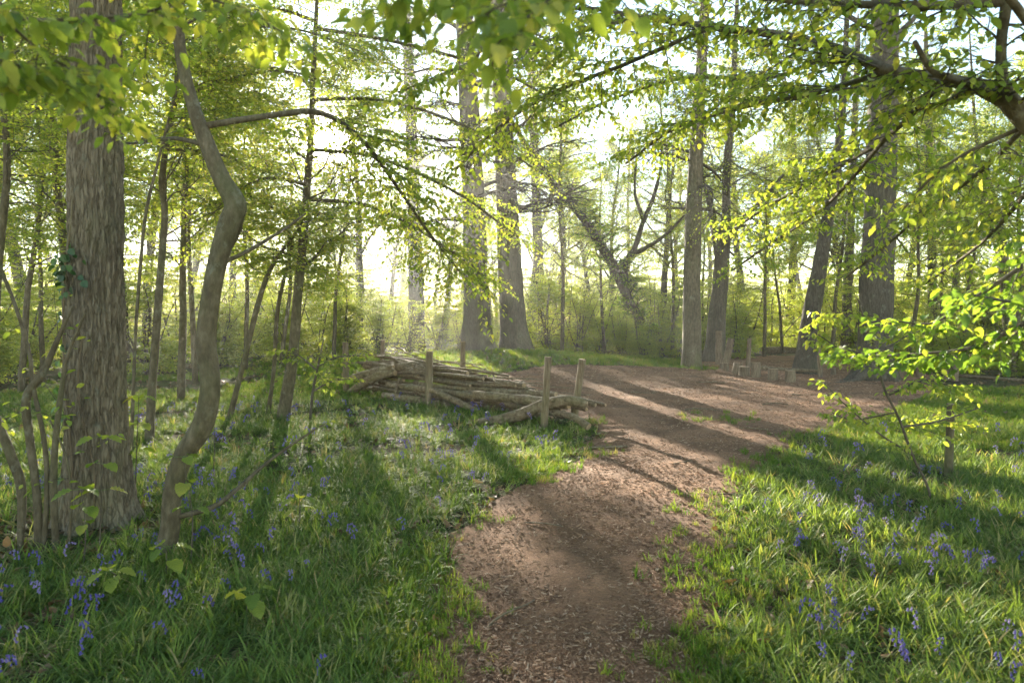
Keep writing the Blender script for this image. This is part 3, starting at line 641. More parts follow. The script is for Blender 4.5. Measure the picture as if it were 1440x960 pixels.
# coppice shrub at the foot of the oak
TRK = [[(55, 792, 15), (52, 700, 13), (42, 620, 13), (37, 560, 14), (60, 525, 12), (80, 480, 8), (102, 430, 5)],
       [(80, 785, 10), (75, 690, 12), (78, 620, 10), (85, 560, 9), (95, 500, 6), (120, 440, 4)],
       [(28, 770, 9), (30, 690, 15), (15, 640, 16), (-4, 590, 13), (-20, 540, 10)],
       [(60, 780, 9), (66, 690, 8), (62, 620, 8), (46, 540, 7), (42, 500, 6), (25, 440, 6), (0, 375, 6), (-20, 330, 5)],
       [(95, 775, 5), (100, 700, 5), (92, 640, 4), (70, 590, 3)]]
g = Grower(40); root = None
for tr in TRK:
    TP, TR = trunk_path(tr, 4.55, 40)
    if root is None: root = thing('hazel_shrub', (TP[0, 0], TP[0, 1], TP[0, 2] + 0.05), 'multi-stemmed hazel coppice with bare kinked stems at the foot of the oak', 'shrub')
    mb = MB(); tube(mb, TP, TR, 9, True); mb.obj('stem', M['bark'], root)
    for q_ in (22, 28, 34): g.spray(TP[q_], g.r.normal(0, 1, 3) + [0, 0, .3], 0.35, 0.003, 0.06, 0.09, 3, 0.4, True, 2)
g.wood.obj('twigs', M['bark_twig'], root); crown(g, root, LEAF_MID, M['leaf'])

# ivy on the oak
iv = thing('ivy_vine', (OP[60, 0] - OR[60], OP[60, 1] - 0.05, OP[60, 2]), 'dark ivy vine climbing the left edge of the oak trunk', 'ivy')
def on_oak(ang, z, out=0.01):
    k = int(np.argmin(np.abs(OP[:, 2] - z))); return OP[k] + (OR[k] * 1.04 + out) * np.array([math.cos(ang), math.sin(ang), 0])
ctl = np.array([on_oak(-2.15 + 0.35 * math.sin(z * 3.1), z, 0.02) for z in np.linspace(0.3, 2.5, 14)])
S = smooth_path(ctl, 60); mb = MB(); tube(mb, S, np.linspace(0.009, 0.004, 60), 6, True); mb.obj('stem', M['stake'], iv)
ctl = np.array([on_oak(-1.35 + 0.25 * math.sin(z * 4), z, 0.02) for z in np.linspace(0.3, 1.5, 9)])
S = smooth_path(ctl, 40); mb = MB(); tube(mb, S, np.linspace(0.006, 0.003, 40), 6, True); mb.obj('stem', M['stake'], iv)
r = np.random.default_rng(8)
def leaf_mesh(tpl, mat, name='leaf'):
    mb = MB(); mb.add(tpl[0], tpl[1], tpl[2]); return mb.mesh(name, mat)
IVY = leaf_mesh(leaf_rows(4, 0.46, 0.15, 0.1), M['ivy'])
def leaf_object(me, parent, p, d, n, s, name='leaf'):
    X, Y, Z = leaf_basis(np.asarray(d)[None], np.asarray(n)[None]); o = bpy.data.objects.new(name, me); COL.objects.link(o); o.parent = parent
    m = np.eye(4); m[:3, 0] = X[0] * s; m[:3, 1] = Y[0] * s; m[:3, 2] = Z[0] * s; m[:3, 3] = np.asarray(p) - np.array(parent.location)
    o.matrix_local = Matrix(m.tolist()); return o
for _ in range(90):
    z = r.choice([r.uniform(1.85, 2.1), r.uniform(0.3, 2.2)]); ang = -2.5 + r.normal(0, 0.35) + (0.5 if z > 1.85 and r.random() < .4 else 0)
    p = on_oak(ang, z, r.uniform(0.02, 0.07)); nn = np.array([math.cos(ang), math.sin(ang), 0.5]) + r.normal(0, .3, 3)
    leaf_object(IVY, iv, p, np.array([r.normal(0, .6), r.normal(0, .3), -0.8]), nn, r.uniform(0.035, 0.07))

# tall trees of the middle distance
TL = dict(sides=18, n=60, tpl=LEAF_LOW)
def tl(z0, z1, n, L=4.5, size=0.11, sprays=12, elev=30, step=0.10): return [dict(z0=z0, z1=z1, n=int(n * 1.3), L0=L, L1=L * .5, elev=elev, sprays=sprays, size=size, step=step, spray_L=1.5, sub_n=5, trop=0.03, wig=0.2, r_k=0.3)]
tree('beech_tree', 'left one of the two thick straight trunks on the grassy mound', 'tree', [(673, 499, 46), (671, 470, 40), (669, 400, 35), (667, 320, 32), (664, 240, 30), (660, 160, 28), (655, 60, 26), (650, -40, 24)], 23.5, 20, 'bark_big', flare=0.35, fh=0.5, seed=51, limbs=tl(9, 19.5, 16) + tl(4.6, 9, 8, 3.8, 0.085, 12, 5, 0.08), **TL)
tree('beech_tree', 'right one of the two thick straight trunks on the grassy mound, flared at its foot', 'tree', [(727, 498, 44), (723, 460, 38), (718, 400, 34), (714, 310, 31), (710, 230, 28), (706, 130, 26), (700, 20, 24)], 24, 20, 'bark_big', flare=0.4, fh=0.5, seed=52, limbs=tl(10, 19.5, 16) + tl(5.2, 10, 8, 3.8, 0.085, 12, 5, 0.08), **TL)
tree('straight_tree', 'single straight brown trunk with a grassy foot at the far bend of the path', 'tree', [(972, 523, 30), (973, 480, 27), (973, 400, 25), (975, 310, 23), (978, 240, 21), (982, 160, 18), (988, 60, 15), (992, -20, 13)], 20.6, 17, 'bark', flare=0.25, fh=0.3, seed=53, limbs=tl(7.5, 16.5, 14, 3.5) + tl(4.8, 7.5, 7, 3.2, 0.085, 12, 5, 0.08), **TL)
tree('forked_tree', 'forked tree with a splayed foot behind the stump seats', 'tree', [(1004, 505, 32), (1008, 450, 25), (1013, 400, 23), (1017, 345, 20), (1021, 300, 13), (1022, 240, 12), (1030, 150, 10)], 25, 15, 'bark_big', flare=0.5, fh=0.4, seed=54, limbs=tl(6, 14.5, 12, 3.0),
    extra=[dict(pts=[(1014, 375, 25, 14), (1006, 330, 24.8, 12), (999, 288, 24.6, 10), (988, 250, 24.4, 8), (975, 200, 24, 6)], n=5, L=1.0, size=0.09, step=0.12),
           dict(pts=[(1020, 340, 25, 11), (1050, 303, 24.5, 8), (1078, 276, 24, 6), (1102, 245, 23.6, 4)], n=6, L=1.0, size=0.09, step=0.12)], **TL)
tree('leaning_tree', 'trunk leaning to the right, standing behind the row of stump seats', 'tree', [(1132, 519, 34), (1136, 470, 27), (1145, 420, 25), (1152, 380, 23), (1160, 330, 20), (1167, 290, 18), (1176, 240, 15), (1182, 180, 12), (1188, 100, 9)], 20, 13, 'bark_big', flare=0.45, fh=0.35, seed=55, limbs=tl(6, 12.8, 12, 3.0), **TL)
tree('slender_tree', 'slender dark trunk between the leaning tree and the massive trunk', 'tree', [(1189, 492, 15), (1192, 400, 14), (1196, 320, 12), (1201, 200, 10), (1206, 60, 8)], 30, 15, 'bark_big', flare=0.3, seed=56, limbs=tl(7, 14.5, 10, 3), **TL)
tree('massive_tree', 'most massive trunk on the right, mossy roots spreading at its foot', 'tree', [(1229, 531, 60), (1230, 505, 54), (1231, 450, 50), (1234, 380, 48), (1238, 300, 46), (1240, 200, 44), (1243, 100, 42), (1245, 0, 40)], 18, 17, 'bark_big', flare=0.7, fh=0.3, seed=57, limbs=tl(8.5, 16.5, 14, 4.5), **TL)
tree('slender_tree', 'slender straight trunk to the right of the massive trunk', 'tree', [(1311, 488, 15), (1311, 420, 14), (1310, 340, 13), (1307, 240, 12), (1303, 120, 10)], 30, 15, 'bark_big', flare=0.3, seed=58, limbs=tl(6, 14.5, 12, 3), **TL)
tree('forked_tree', 'pale trunk that forks high up, near the right edge of the picture', 'tree', [(1422, 512, 20), (1417, 440, 17), (1412, 370, 16), (1404, 312, 14), (1392, 262, 9), (1378, 228, 7), (1370, 160, 5)], 24, 12, 'bark', flare=0.3, seed=59, limbs=tl(5, 11.8, 12, 2.6),
    extra=[dict(pts=[(1404, 312, 24, 11), (1425, 275, 24, 9), (1440, 235, 24, 7), (1450, 160, 24, 4)], n=6, L=1.0, size=0.09, step=0.12)], **TL)
tree('fallen_leaner', 'ivy-clad trunk leaning far over to the left above the bushes', 'tree', [(912, 495, 17), (898, 450, 15), (885, 425, 14), (868, 385, 14), (845, 345, 13), (815, 300, 12), (785, 268, 11), (765, 240, 10), (745, 212, 8), (715, 165, 6)], 27, None, 'bark_big', flare=0.2, seed=60,
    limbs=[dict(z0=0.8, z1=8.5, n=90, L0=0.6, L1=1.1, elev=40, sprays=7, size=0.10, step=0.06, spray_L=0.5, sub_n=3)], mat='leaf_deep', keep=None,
    extra=[dict(pts=[(880, 425, 27, 9), (880, 370, 27, 9), (892, 350, 27, 8), (905, 310, 27, 7), (918, 280, 27, 6), (930, 235, 27, 4)], n=5, L=1.0, size=0.09, step=0.12),
           dict(pts=[(882, 362, 27, 7), (930, 335, 26.6, 5), (965, 300, 26, 3)], n=5, L=0.9, size=0.09, step=0.12),
           dict(pts=[(905, 310, 27, 6), (893, 270, 27, 4), (895, 220, 27, 3)], n=3, L=0.9, size=0.09, step=0.12)], **TL)
tree('distant_tree', 'thick pale trunk in the haze between the bent slim tree and the twin trunks', 'tree', [(586, 470, 24), (585, 400, 21), (583, 330, 19), (580, 230, 17), (575, 100, 15)], 38, 20, 'bark_big', flare=0.3, seed=61, limbs=tl(10, 19.5, 14, 5, 0.11), **TL)
tree('distant_tree', 'distant trunk just right of the twin trunks', 'tree', [(757, 470, 17), (757, 390, 15), (755, 300, 14), (750, 180, 12), (745, 60, 10)], 40, 20, 'bark_big', flare=0.3, seed=62, limbs=tl(9, 19.5, 14, 5, 0.11), **TL)

ZONES = [(0, 'at the left picture edge'), (95, 'between the left edge and the oak'), (190, 'behind the oak trunk'), (290, 'behind the elbowed tree'), (395, 'behind the thin curving sapling'), (480, 'behind the bent slim tree'), (570, 'beyond the left half of the log pile'), (650, 'beyond the right half of the log pile'), (735, 'behind the twin mound trunks'), (860, 'between the twin trunks and the far leaning trunk'), (960, 'between the far leaning trunk and the straight trunk'), (1060, 'behind the forked tree'), (1150, 'behind the stump seats'), (1205, 'behind the leaning tree'), (1280, 'behind the massive trunk'), (1370, 'right of the massive trunk'), (9999, 'at the right picture edge')]
ORD = ['nearest', 'second nearest', 'third nearest', 'fourth nearest', 'fifth nearest', 'sixth nearest', 'seventh nearest', 'eighth nearest', 'ninth nearest', 'tenth nearest', 'eleventh nearest', 'twelfth nearest', 'thirteenth nearest', 'fourteenth nearest', 'fifteenth nearest', 'sixteenth nearest', 'seventeenth nearest', 'eighteenth nearest', 'nineteenth nearest', 'twentieth nearest']
def zone_labels(spec, what):
    zs = [next(n_ for lim, n_ in ZONES if q_[0] < lim) for q_ in spec]; out = []
    for a_, q_ in enumerate(spec):
        out.append('%s %s %s' % (ORD[sum(1 for b_, p_ in enumerate(spec) if zs[b_] == zs[a_] and (p_[1], b_) < (q_[1], a_))], what, zs[a_]))
    return out
# far woodland: three kinds of tall tree, copied
def far_proto(seed, H, leafy):
    g = Grower(seed); r = g.r
    TP = g.poly((0, 0, 0), (r.normal(0, .04), r.normal(0, .04), 1), H, 24, 0.035, np.array([0, 0, 0.02])); TR = np.linspace(0.27, 0.03, 25)
    root = thing('woodland_tree', (0, 0, 0), '-', 'tree', 'far trees of the woodland')
    mb = MB(); tube(mb, TP, TR, 10, True, lob=flare_lob(TP, TR, 10, 0.4, 0.4, seed)); mb.obj('trunk', M['bark_big'], root)
    for i in range(24):
        z = H * (0.3 + 0.68 * (i + r.random()) / 24); k = int(z / H * 24); az = i * 2.4 + r.normal(0, .3); e = math.radians(r.uniform(20, 60))
        L = H * 0.27 * (1.15 - z / H) + 1.2
        Q = g.poly(TP[k], (math.cos(az) * math.cos(e), math.sin(az) * math.cos(e), math.sin(e)), L, 8, 0.16, np.array([0, 0, 0.04]))
        tube(g.wood, Q, np.linspace(max(0.03, TR[k] * 0.5), 0.012, 9), 5, False)
        for j in range(9):
            t = 0.2 + 0.8 * (j + r.random()) / 9; m = min(int(t * 8), 7); d = unit(Q[m + 1] - Q[m]) + r.normal(0, .6, 3) + [0, 0, .25]
            W = g.poly(Q[m], d, L * 0.38 * (1.2 - t) + 0.5, 5, 0.16, np.array([0, 0, 0.05])); tube(g.wood, W, np.linspace(0.016, 0.006, 6), 3, False)
            for q2 in range(7):
                m2 = r.integers(1, 5); V = g.poly(W[m2], unit(W[m2 + 1] - W[m2]) + r.normal(0, .6, 3), r.uniform(0.4, 1.0), 3, 0.2, np.array([0, 0, 0.0]))
                tube(g.wood, V, np.linspace(0.008, 0.004, 4), 3, False)
                if r.random() < leafy: g.twig_leaves(V, 1, 0.125, 0.055, 0.3, 0.0)
    g.wood.obj('limbs', M['bark_big'], root); crown(g, root, LEAF_LOW, M['leaf_far'])
    return root
fars = [far_proto(201, 18, 0.35), far_proto(202, 19, 1.0), far_proto(203, 15, 1.0)]
r = np.random.default_rng(77); used = [False] * 3; spots = []
FAR = [(40, 30, 1), (120, 44, 0), (205, 36, 0), (260, 52, 1), (330, 42, 1), (372, 58, 1), (455, 60, 0), (505, 46, 0), (545, 66, 1), (625, 58, 1), (690, 66, 1), (742, 56, 1), (790, 48, 1), (835, 58, 1), (862, 50, 0), (930, 40, 0), (950, 62, 1), (1045, 46, 1), (1080, 60, 0), (1110, 42, 0), (1165, 55, 1), (1180, 38, 2), (1270, 44, 1), (1345, 36, 2), (1380, 52, 1), (1440, 40, 2), (1500, 30, 2), (-40, 38, 1), (10, 56, 0), (160, 62, 1), (290, 70, 0), (410, 74, 1), (590, 76, 1), (660, 74, 1), (880, 72, 1), (1000, 70, 1), (1130, 72, 1), (1230, 66, 1), (1320, 64, 1), (1420, 68, 1), (85, 70, 1), (480, 90, 2), (510, 82, 2), (560, 86, 2), (610, 80, 2), (650, 88, 2), (700, 82, 2), (770, 84, 2), (440, 84, 2), (380, 88, 2), (830, 86, 2)]
for (px, d, k), lab in zip(FAR, zone_labels(FAR, 'far tall tree')):
    x_, y_ = (px - 720) / F * d, d; sc_ = float(r.uniform(0.85, 1.15)); rz = float(r.uniform(0, 6.28))
    set_out(fars, used, k, (x_, y_, g1(x_, y_) - 0.05), rz, sc_, lab, int(px * 7 + d + 5000))

def young_proto(seed, H):
    g = Grower(seed); r = g.r; root = thing('young_hornbeam', (0, 0, 0), '-', 'tree', 'young hornbeams of the middle distance')
    TP = g.poly((0, 0, 0), (r.normal(0, .06), r.normal(0, .06), 1), H, 20, 0.05, np.array([0, 0, 0.03])); TR = np.linspace(0.075, 0.012, 21)
    mb = MB(); tube(mb, TP, TR, 8, True); mb.obj('trunk', M['bark'], root)
    grow_limbs(g, TP, TR, H * .25, H * .95, 30, 3.0, 1.3, 38, 12, 0.075, 0.05, 1.0, 6, wig=0.24, trop=-0.04, r_k=0.3)
    g.wood.obj('limbs', M['bark_twig'], root); crown(g, root, LEAF_LOW, M['leaf']); return root
youngs = [young_proto(401, 9.5), young_proto(402, 8.0)]; used = [False] * 2; r = np.random.default_rng(78)
for px, d, k, lab in [(275, 17, 0, 'young hornbeam behind the elbowed tree'), (130, 16, 1, 'young hornbeam hidden behind the oak trunk'), (30, 15, 0, 'young hornbeam at the left edge behind the coppice stems'), (345, 21, 0, 'young hornbeam behind the thin curving sapling'), (470, 25, 0, 'young hornbeam beyond the left end of the log pile'), (790, 27, 0, 'young hornbeam right of the twin trunks'), (850, 30, 1, 'young hornbeam under the far leaning trunk'), (945, 29, 0, 'young hornbeam behind the straight trunk'), (1075, 29, 1, 'young hornbeam behind the stump seats'), (1100, 33, 0, 'young hornbeam left of the leaning tree, far back'),
        (1275, 22, 1, 'young hornbeam right behind the massive trunk'), (1355, 24, 0, 'young hornbeam behind the dark stem stubs'), (1425, 19, 1, 'young hornbeam by the right edge behind the lawn'), (1170, 26, 0, 'young hornbeam between the leaning tree and the massive trunk'), (-60, 20, 1, 'young hornbeam cut by the left edge'), (210, 26, 1, 'young hornbeam far behind the kinked slim tree'), (255, 13.5, 1, 'nearest young hornbeam, thin stem right of the kinked slim tree'), (60, 19, 1, 'young hornbeam between the mossy slim tree and the picture edge'), (180, 20, 0, 'young hornbeam right behind the very thin straight stem'), (395, 23, 1, 'young hornbeam behind the bent slim tree'), (990, 35, 0, 'young hornbeam far behind the forked tree'), (1320, 29, 1, 'young hornbeam behind the slender trunk at the right')]:
    x_, y_ = (px - 720) / F * d, d; s2 = float(r.uniform(.9, 1.15)); rz = float(r.uniform(0, 6.28))
    set_out(youngs, used, k, (x_, y_, g1(x_, y_) - 0.05), rz, s2, lab, int(px * 7 + d + 7000))

# understorey: leafy bushes and young hornbeams, copied
def bush_proto(seed, H, W, stems, size=0.105):
    g = Grower(seed); r = g.r
    root = thing('hornbeam_bush', (0, 0, 0), '-', 'bush', 'leafy bushes of the understorey')
    sm = MB()
    for i in range(stems):
        az = i * 2.4 + r.normal(0, .3); e = math.radians(r.uniform(50, 85)); hh = H * r.uniform(0.6, 1.0)
        Q = g.poly((r.normal(0, .15), r.normal(0, .15), 0), (math.cos(az) * math.cos(e), math.sin(az) * math.cos(e), math.sin(e)), hh, 10, 0.10, np.array([0, 0, 0.05]))
        tube(sm, Q, np.linspace(0.035, 0.008, 11), 5, False)
        for j in range(34):
            t = 0.08 + 0.92 * (j + r.random()) / 34; m = min(int(t * 10), 9); a2 = r.uniform(0, 6.28)
            g.spray(Q[m], (math.cos(a2), math.sin(a2), r.uniform(-.1, .35)), W * r.uniform(0.5, 1.0) * (1.15 - 0.6 * t), 0.006, size, 0.055, 3, 0.3, True, 9, j % 3 == 0)
    sm.obj('stem', M['bark_twig'], root); g.wood.obj('twigs', M['bark_twig'], root); crown(g, root, LEAF_LOW, M['leaf_far'])
    return root
bushes = [bush_proto(301, 5.6, 1.5, 7), bush_proto(302, 4.2, 1.4, 8), bush_proto(303, 7.0, 1.9, 7)]
used = [False] * 3
BSH = [(905, 25.8, 1, 0.55), (875, 26.6, 1, 0.5), (1303, 21, 1, 0.42), (1352, 20, 1, 0.5), (1398, 22, 1, 0.5), (1440, 19, 1, 0.5), (1255, 24, 1, 0.45), (1330, 25, 1, 0.7), (770, 28, 1, 0.95), (812, 29, 1, 0.8), (1030, 28, 1, 0.8), (448, 27, 0, 0.85), (490, 28, 1, 0.9), (535, 27, 1, 0.75), (575, 29, 1, 0.7), (615, 27, 1, 0.65), (645, 31, 1, 0.7), (470, 40, 0, 1.0), (560, 46, 0, 0.9), (760, 31, 0, 0.95), (800, 31, 0, 0.9), (845, 33, 0, 1.0), (930, 29, 1, 0.9), (930, 33, 0, 1.0), (820, 36, 2, 1.0), (905, 40, 2, 1.0), (775, 42, 2, 1.0),
                    (1000, 34, 0, 0.9), (1045, 32, 1, 1.0), (1085, 36, 0, 1.0), (1120, 38, 2, 1.0), (1160, 34, 0, 1.0), (1205, 30, 0, 1.0), (1290, 30, 0, 1.0), (1340, 33, 2, 0.9), (1385, 30, 1, 1.1), (1440, 28, 0, 1.0), (1500, 26, 0, 1.0), (1060, 46, 2, 1.1), (1250, 42, 2, 1.1), (1400, 44, 2, 1.1),
                    (-30, 17, 1, 0.9), (30, 22, 0, 1.0), (80, 28, 2, 0.9), (150, 24, 1, 1.0), (205, 20, 1, 0.9), (250, 27, 0, 1.0), (310, 24, 1, 0.9), (345, 30, 0, 1.0), (400, 26, 1, 0.9), (120, 36, 2, 1.0), (280, 38, 2, 1.0), (20, 40, 2, 1.0), (370, 44, 2, 1.0), (430, 50, 2, 1.1), (690, 36, 1, 0.7), (735, 38, 1, 0.8), (640, 64, 0, 1.0), (520, 66, 0, 1.0), (880, 56, 2, 1.2), (980, 52, 2, 1.2), (1180, 56, 2, 1.2), (1320, 54, 2, 1.2), (180, 54, 2, 1.2), (60, 56, 2, 1.2), (300, 58, 2, 1.2), (770, 62, 2, 1.2), (480, 58, 2, 1.0), (555, 62, 2, 1.0), (610, 56, 2, 1.0), (660, 60, 2, 1.0), (705, 66, 2, 1.0), (430, 66, 2, 1.1), (350, 62, 2, 1.1), (240, 64, 2, 1.1), (120, 62, 2, 1.1), (830, 66, 2, 1.2), (930, 66, 2, 1.2), (1030, 62, 2, 1.2), (1110, 66, 2, 1.2), (1250, 64, 2, 1.2), (1380, 62, 2, 1.2), (0, 66, 2, 1.2)]
r = np.random.default_rng(5)
for px in range(-40, 1500, 62): BSH.append((px + float(r.uniform(-15, 15)), float(r.uniform(72, 84)), 2, 1.45))
for px in range(-10, 1500, 74): BSH.append((px + float(r.uniform(-20, 20)), float(r.uniform(92, 112)), int(r.choice([0, 2])), 2.4))
for (px, d, k, s), lab in zip(BSH, zone_labels(BSH, 'light green leafy bush')):
    x_, y_ = (px - 720) / F * d, d; rz = float(r.uniform(0, 6.28)); s2 = float(s * r.uniform(0.9, 1.1))
    set_out(bushes, used, k, (x_, y_, g1(x_, y_) - 0.05), rz, s2, lab, int(px * 7 + d + 6000))

# ------------------------------------------------------------------ overhanging branches near the camera
LEAFO = [leaf_mesh(t, M['leaf_obj']) for t in LEAF_HI]; LEAFD = [leaf_mesh(t, M['leaf_deep_obj']) for t in LEAF_HI]
def in_frame(P, m=30):
    px = 720 + P[:, 0] / np.maximum(P[:, 1], .05) * F; py = HY + (CAMZ - P[:, 2]) / np.maximum(P[:, 1], .05) * F
    return (px > -m) & (px < 1440 + m) & (py > -m) & (py < 960 + m) & (P[:, 1] > 0.3)
def leaf_parts(g, root, meshes, mat, nobj, tpl=LEAF_MID, min_d=0.9):
    """the leaves that show largest are parts of their own, the rest one mass"""
    P, D, N, S = g.leaves(); ok = P[:, 1] > min_d
    P, D, N, S = P[ok], D[ok], N[ok], S[ok]
    app = np.where(in_frame(P), S / P[:, 1], 0); o = np.argsort(-app); sel = o[:nobj]; sel = sel[app[sel] > 0]
    for k in sel: leaf_object(meshes[int(k) % 3], root, P[k], D[k], N[k], S[k])
    rest = np.setdiff1d(np.arange(len(P)), sel)
    if len(rest):
        mb = MB(); add_leaves(mb, tpl, P[rest], D[rest], N[rest], S[rest], g.r); tag(mb.obj('foliage', mat, root), kind='stuff')
def leafy_branches(root, g, specs, bark, name='branch'):
    for sp in specs:
        E = np.array([(*at(a, b, c), ww * 0.5 / F * c / math.hypot(1, (a - 720) / F)) for a, b, c, ww in sp['pts']]); S = smooth_path(E, 30)
        mb = MB(); tube(mb, S[:, :3], np.maximum(S[:, 3], 0.0012), 8, True); mb.obj(name, M[bark], root)
        m = sp.get('n', 8); t0 = sp.get('t0', 0.1)
        for j in range(m):
            t = t0 + (1 - t0) * (j + g.r.random()) / m; k = min(int(t * 29), 28); b = S[k, :3]; tg = unit(S[k + 1, :3] - S[k, :3])
            sd = unit(np.cross(tg, [0, 0, 1.0])) * (1 if j % 2 else -1)
            d = tg * 0.7 + sd * 0.9 + np.array([0, 0, sp.get('dz', -0.15)]) + g.r.normal(0, .2, 3)
            g.spray(b, d, sp.get('L', 0.4) * g.r.uniform(.6, 1.2) * (1.1 - 0.5 * t), max(0.0018, S[k, 3] * 0.3), sp.get('size', 0.055), sp.get('step', 0.036), 4, sp.get('droop', 0.7), True, sp.get('sub', 3))
def side_trunk(base, top, r0, name, label, cat):
    x_, y_ = base; z_ = g1(x_, y_); root = thing(name, (x_, y_, z_), label, cat)
    TP = smooth_path(np.array([(x_, y_, z_ - .1), (x_ + .03, y_, z_ + top[2] * .5), top]), 30); mb = MB()
    tube(mb, TP, np.linspace(r0, r0 * .6, 30), 12, True, lob=flare_lob(TP, np.linspace(r0, r0 * .6, 30), 12, 0.4, 0.2, 3)); mb.obj('trunk', M['bark'], root)
    return root
# hornbeam just outside the picture on the right, its boughs spreading over the path
root = side_trunk((3.1, 3.1), (2.75, 3.2, 4.4), 0.13, 'hornbeam_tree', 'hornbeam reaching in from the upper right corner with curved boughs over the path', 'tree'); g = Grower(71)
leafy_branches(root, g, [
    dict(pts=[(1560, 300, 3.2, 50), (1500, 225, 3.2, 46), (1440, 165, 3.2, 38), (1400, 130, 3.25, 30), (1330, 112, 3.3, 22), (1250, 100, 3.5, 19), (1180, 70, 3.7, 16), (1100, 50, 3.9, 13), (1000, 38, 4.2, 11), (900, 24, 4.6, 8), (820, 12, 5, 5), (740, 25, 5.4, 3)], n=66, t0=0.2, L=0.5, sub=5),
    dict(pts=[(1450, 170, 3.2, 24), (1425, 140, 3.18, 20), (1410, 110, 3.15, 18), (1408, 60, 3.1, 17), (1415, 5, 3.0, 18), (1420, -80, 3, 14)], n=12, L=0.35),
    dict(pts=[(1415, 3, 3.0, 18), (1300, 8, 3.1, 16), (1120, 2, 3.2, 10), (1000, -15, 3.3, 6)], n=34, L=0.42),
    dict(pts=[(1390, 128, 3.22, 16), (1345, 113, 3.1, 14), (1310, 98, 3.05, 11), (1286, 58, 3.0, 7)], n=12, t0=0.3, L=0.35),
    dict(pts=[(1436, 180, 3.25, 8), (1360, 215, 3.3, 6), (1310, 250, 3.4, 5), (1268, 297, 3.5, 3)], n=9, L=0.35),
    dict(pts=[(1250, 100, 3.5, 10), (1150, 130, 4.2, 8), (1050, 150, 5, 6), (950, 180, 5.8, 5), (880, 230, 6.4, 3)], n=45, L=0.6, sub=5),
    dict(pts=[(1330, 112, 3.3, 10), (1250, 190, 4.2, 8), (1170, 240, 5.2, 7), (1080, 290, 6.2, 5), (1020, 330, 7, 3)], n=45, L=0.6, sub=5),
    dict(pts=[(1180, 70, 3.7, 9), (1080, 110, 5, 6), (960, 110, 6, 5), (860, 140, 6.8, 4), (780, 180, 7.5, 3)], n=45, L=0.65, sub=5),
    dict(pts=[(1000, 38, 4.2, 7), (880, 90, 4.6, 6), (780, 130, 5, 5), (700, 180, 5.3, 4), (640, 240, 5.6, 3)], n=45, L=0.55, sub=5),
    dict(pts=[(900, 24, 4.6, 6), (760, 60, 4.4, 5), (660, 90, 4.3, 4), (560, 130, 4.2, 3)], n=30, L=0.5, sub=5),
    dict(pts=[(1250, 190, 4.2, 7), (1160, 290, 5.5, 5), (1080, 345, 7.0, 4), (1030, 380, 8, 3)], n=27, L=0.6, sub=5),
    dict(pts=[(1440, 180, 3.3, 10), (1380, 240, 4.5, 8), (1300, 300, 5.5, 6), (1240, 350, 6.2, 4), (1190, 390, 6.8, 3)], n=33, L=0.6, sub=5),
    dict(pts=[(1470, 230, 3.4, 9), (1420, 300, 4.6, 7), (1370, 350, 5.8, 5), (1300, 400, 6.8, 3)], n=30, L=0.6, sub=5),
    dict(pts=[(1500, 100, 2.9, 16), (1300, -120, 2.4, 12), (1000, -110, 2.0, 8), (820, -40, 1.75, 6), (720, 0, 1.65, 4), (650, 40, 1.6, 3)], n=24, t0=0.55, L=0.26, sub=2, size=0.06),
    dict(pts=[(820, -40, 1.75, 5), (760, 10, 1.6, 4), (710, 50, 1.5, 3), (690, 80, 1.5, 2)], n=14, L=0.2, sub=2, size=0.06),
    dict(pts=[(720, 0, 1.65, 4), (620, -10, 1.8, 3), (540, 25, 1.9, 2)], n=14, L=0.22, sub=2, size=0.06)], 'bark')
g.wood.obj('twigs', M['bark_twig'], root); leaf_parts(g, root, LEAFO, M['leaf'], 300)
# tree just outside on the left
root = side_trunk((-2.7, 1.2), (-2.5, 1.3, 3.4), 0.10, 'hazel_tree', 'hazel reaching in from the upper left corner with broad drooping leaves', 'tree'); g = Grower(72)
leafy_branches(root, g, [
    dict(pts=[(-900, -60, 1.35, 24), (-300, -40, 1.5, 14), (0, 22, 1.7, 8), (90, 28, 1.8, 6), (190, 20, 1.9, 5), (262, 2, 2, 3)], n=27, t0=0.5, L=0.22, sub=2, size=0.052),
    dict(pts=[(0, 22, 1.7, 6), (60, 75, 1.8, 5), (115, 108, 2, 4), (150, 150, 2.2, 3), (178, 182, 2.3, 2)], n=23, L=0.16, sub=2, size=0.05),
    dict(pts=[(-300, 20, 1.45, 9), (-60, 70, 1.5, 6), (30, 95, 1.6, 5), (90, 125, 1.8, 3)], n=20, t0=.4, L=0.2, sub=2, size=0.052),
    dict(pts=[(-300, -300, 1.6, 10), (100, -80, 1.9, 7), (240, -20, 2, 5), (340, 15, 2, 4), (400, 50, 2.2, 3), (445, 85, 2.3, 2)], n=34, t0=.4, L=0.2, sub=2, size=0.05),
    dict(pts=[(240, -20, 2, 4), (210, 40, 2.1, 3), (205, 100, 2.2, 2), (218, 128, 2.3, 2)], n=5, L=0.1, sub=0, size=0.05)], 'bark')
g.wood.obj('twigs', M['bark_twig'], root); leaf_parts(g, root, LEAFO, M['leaf'], 300)
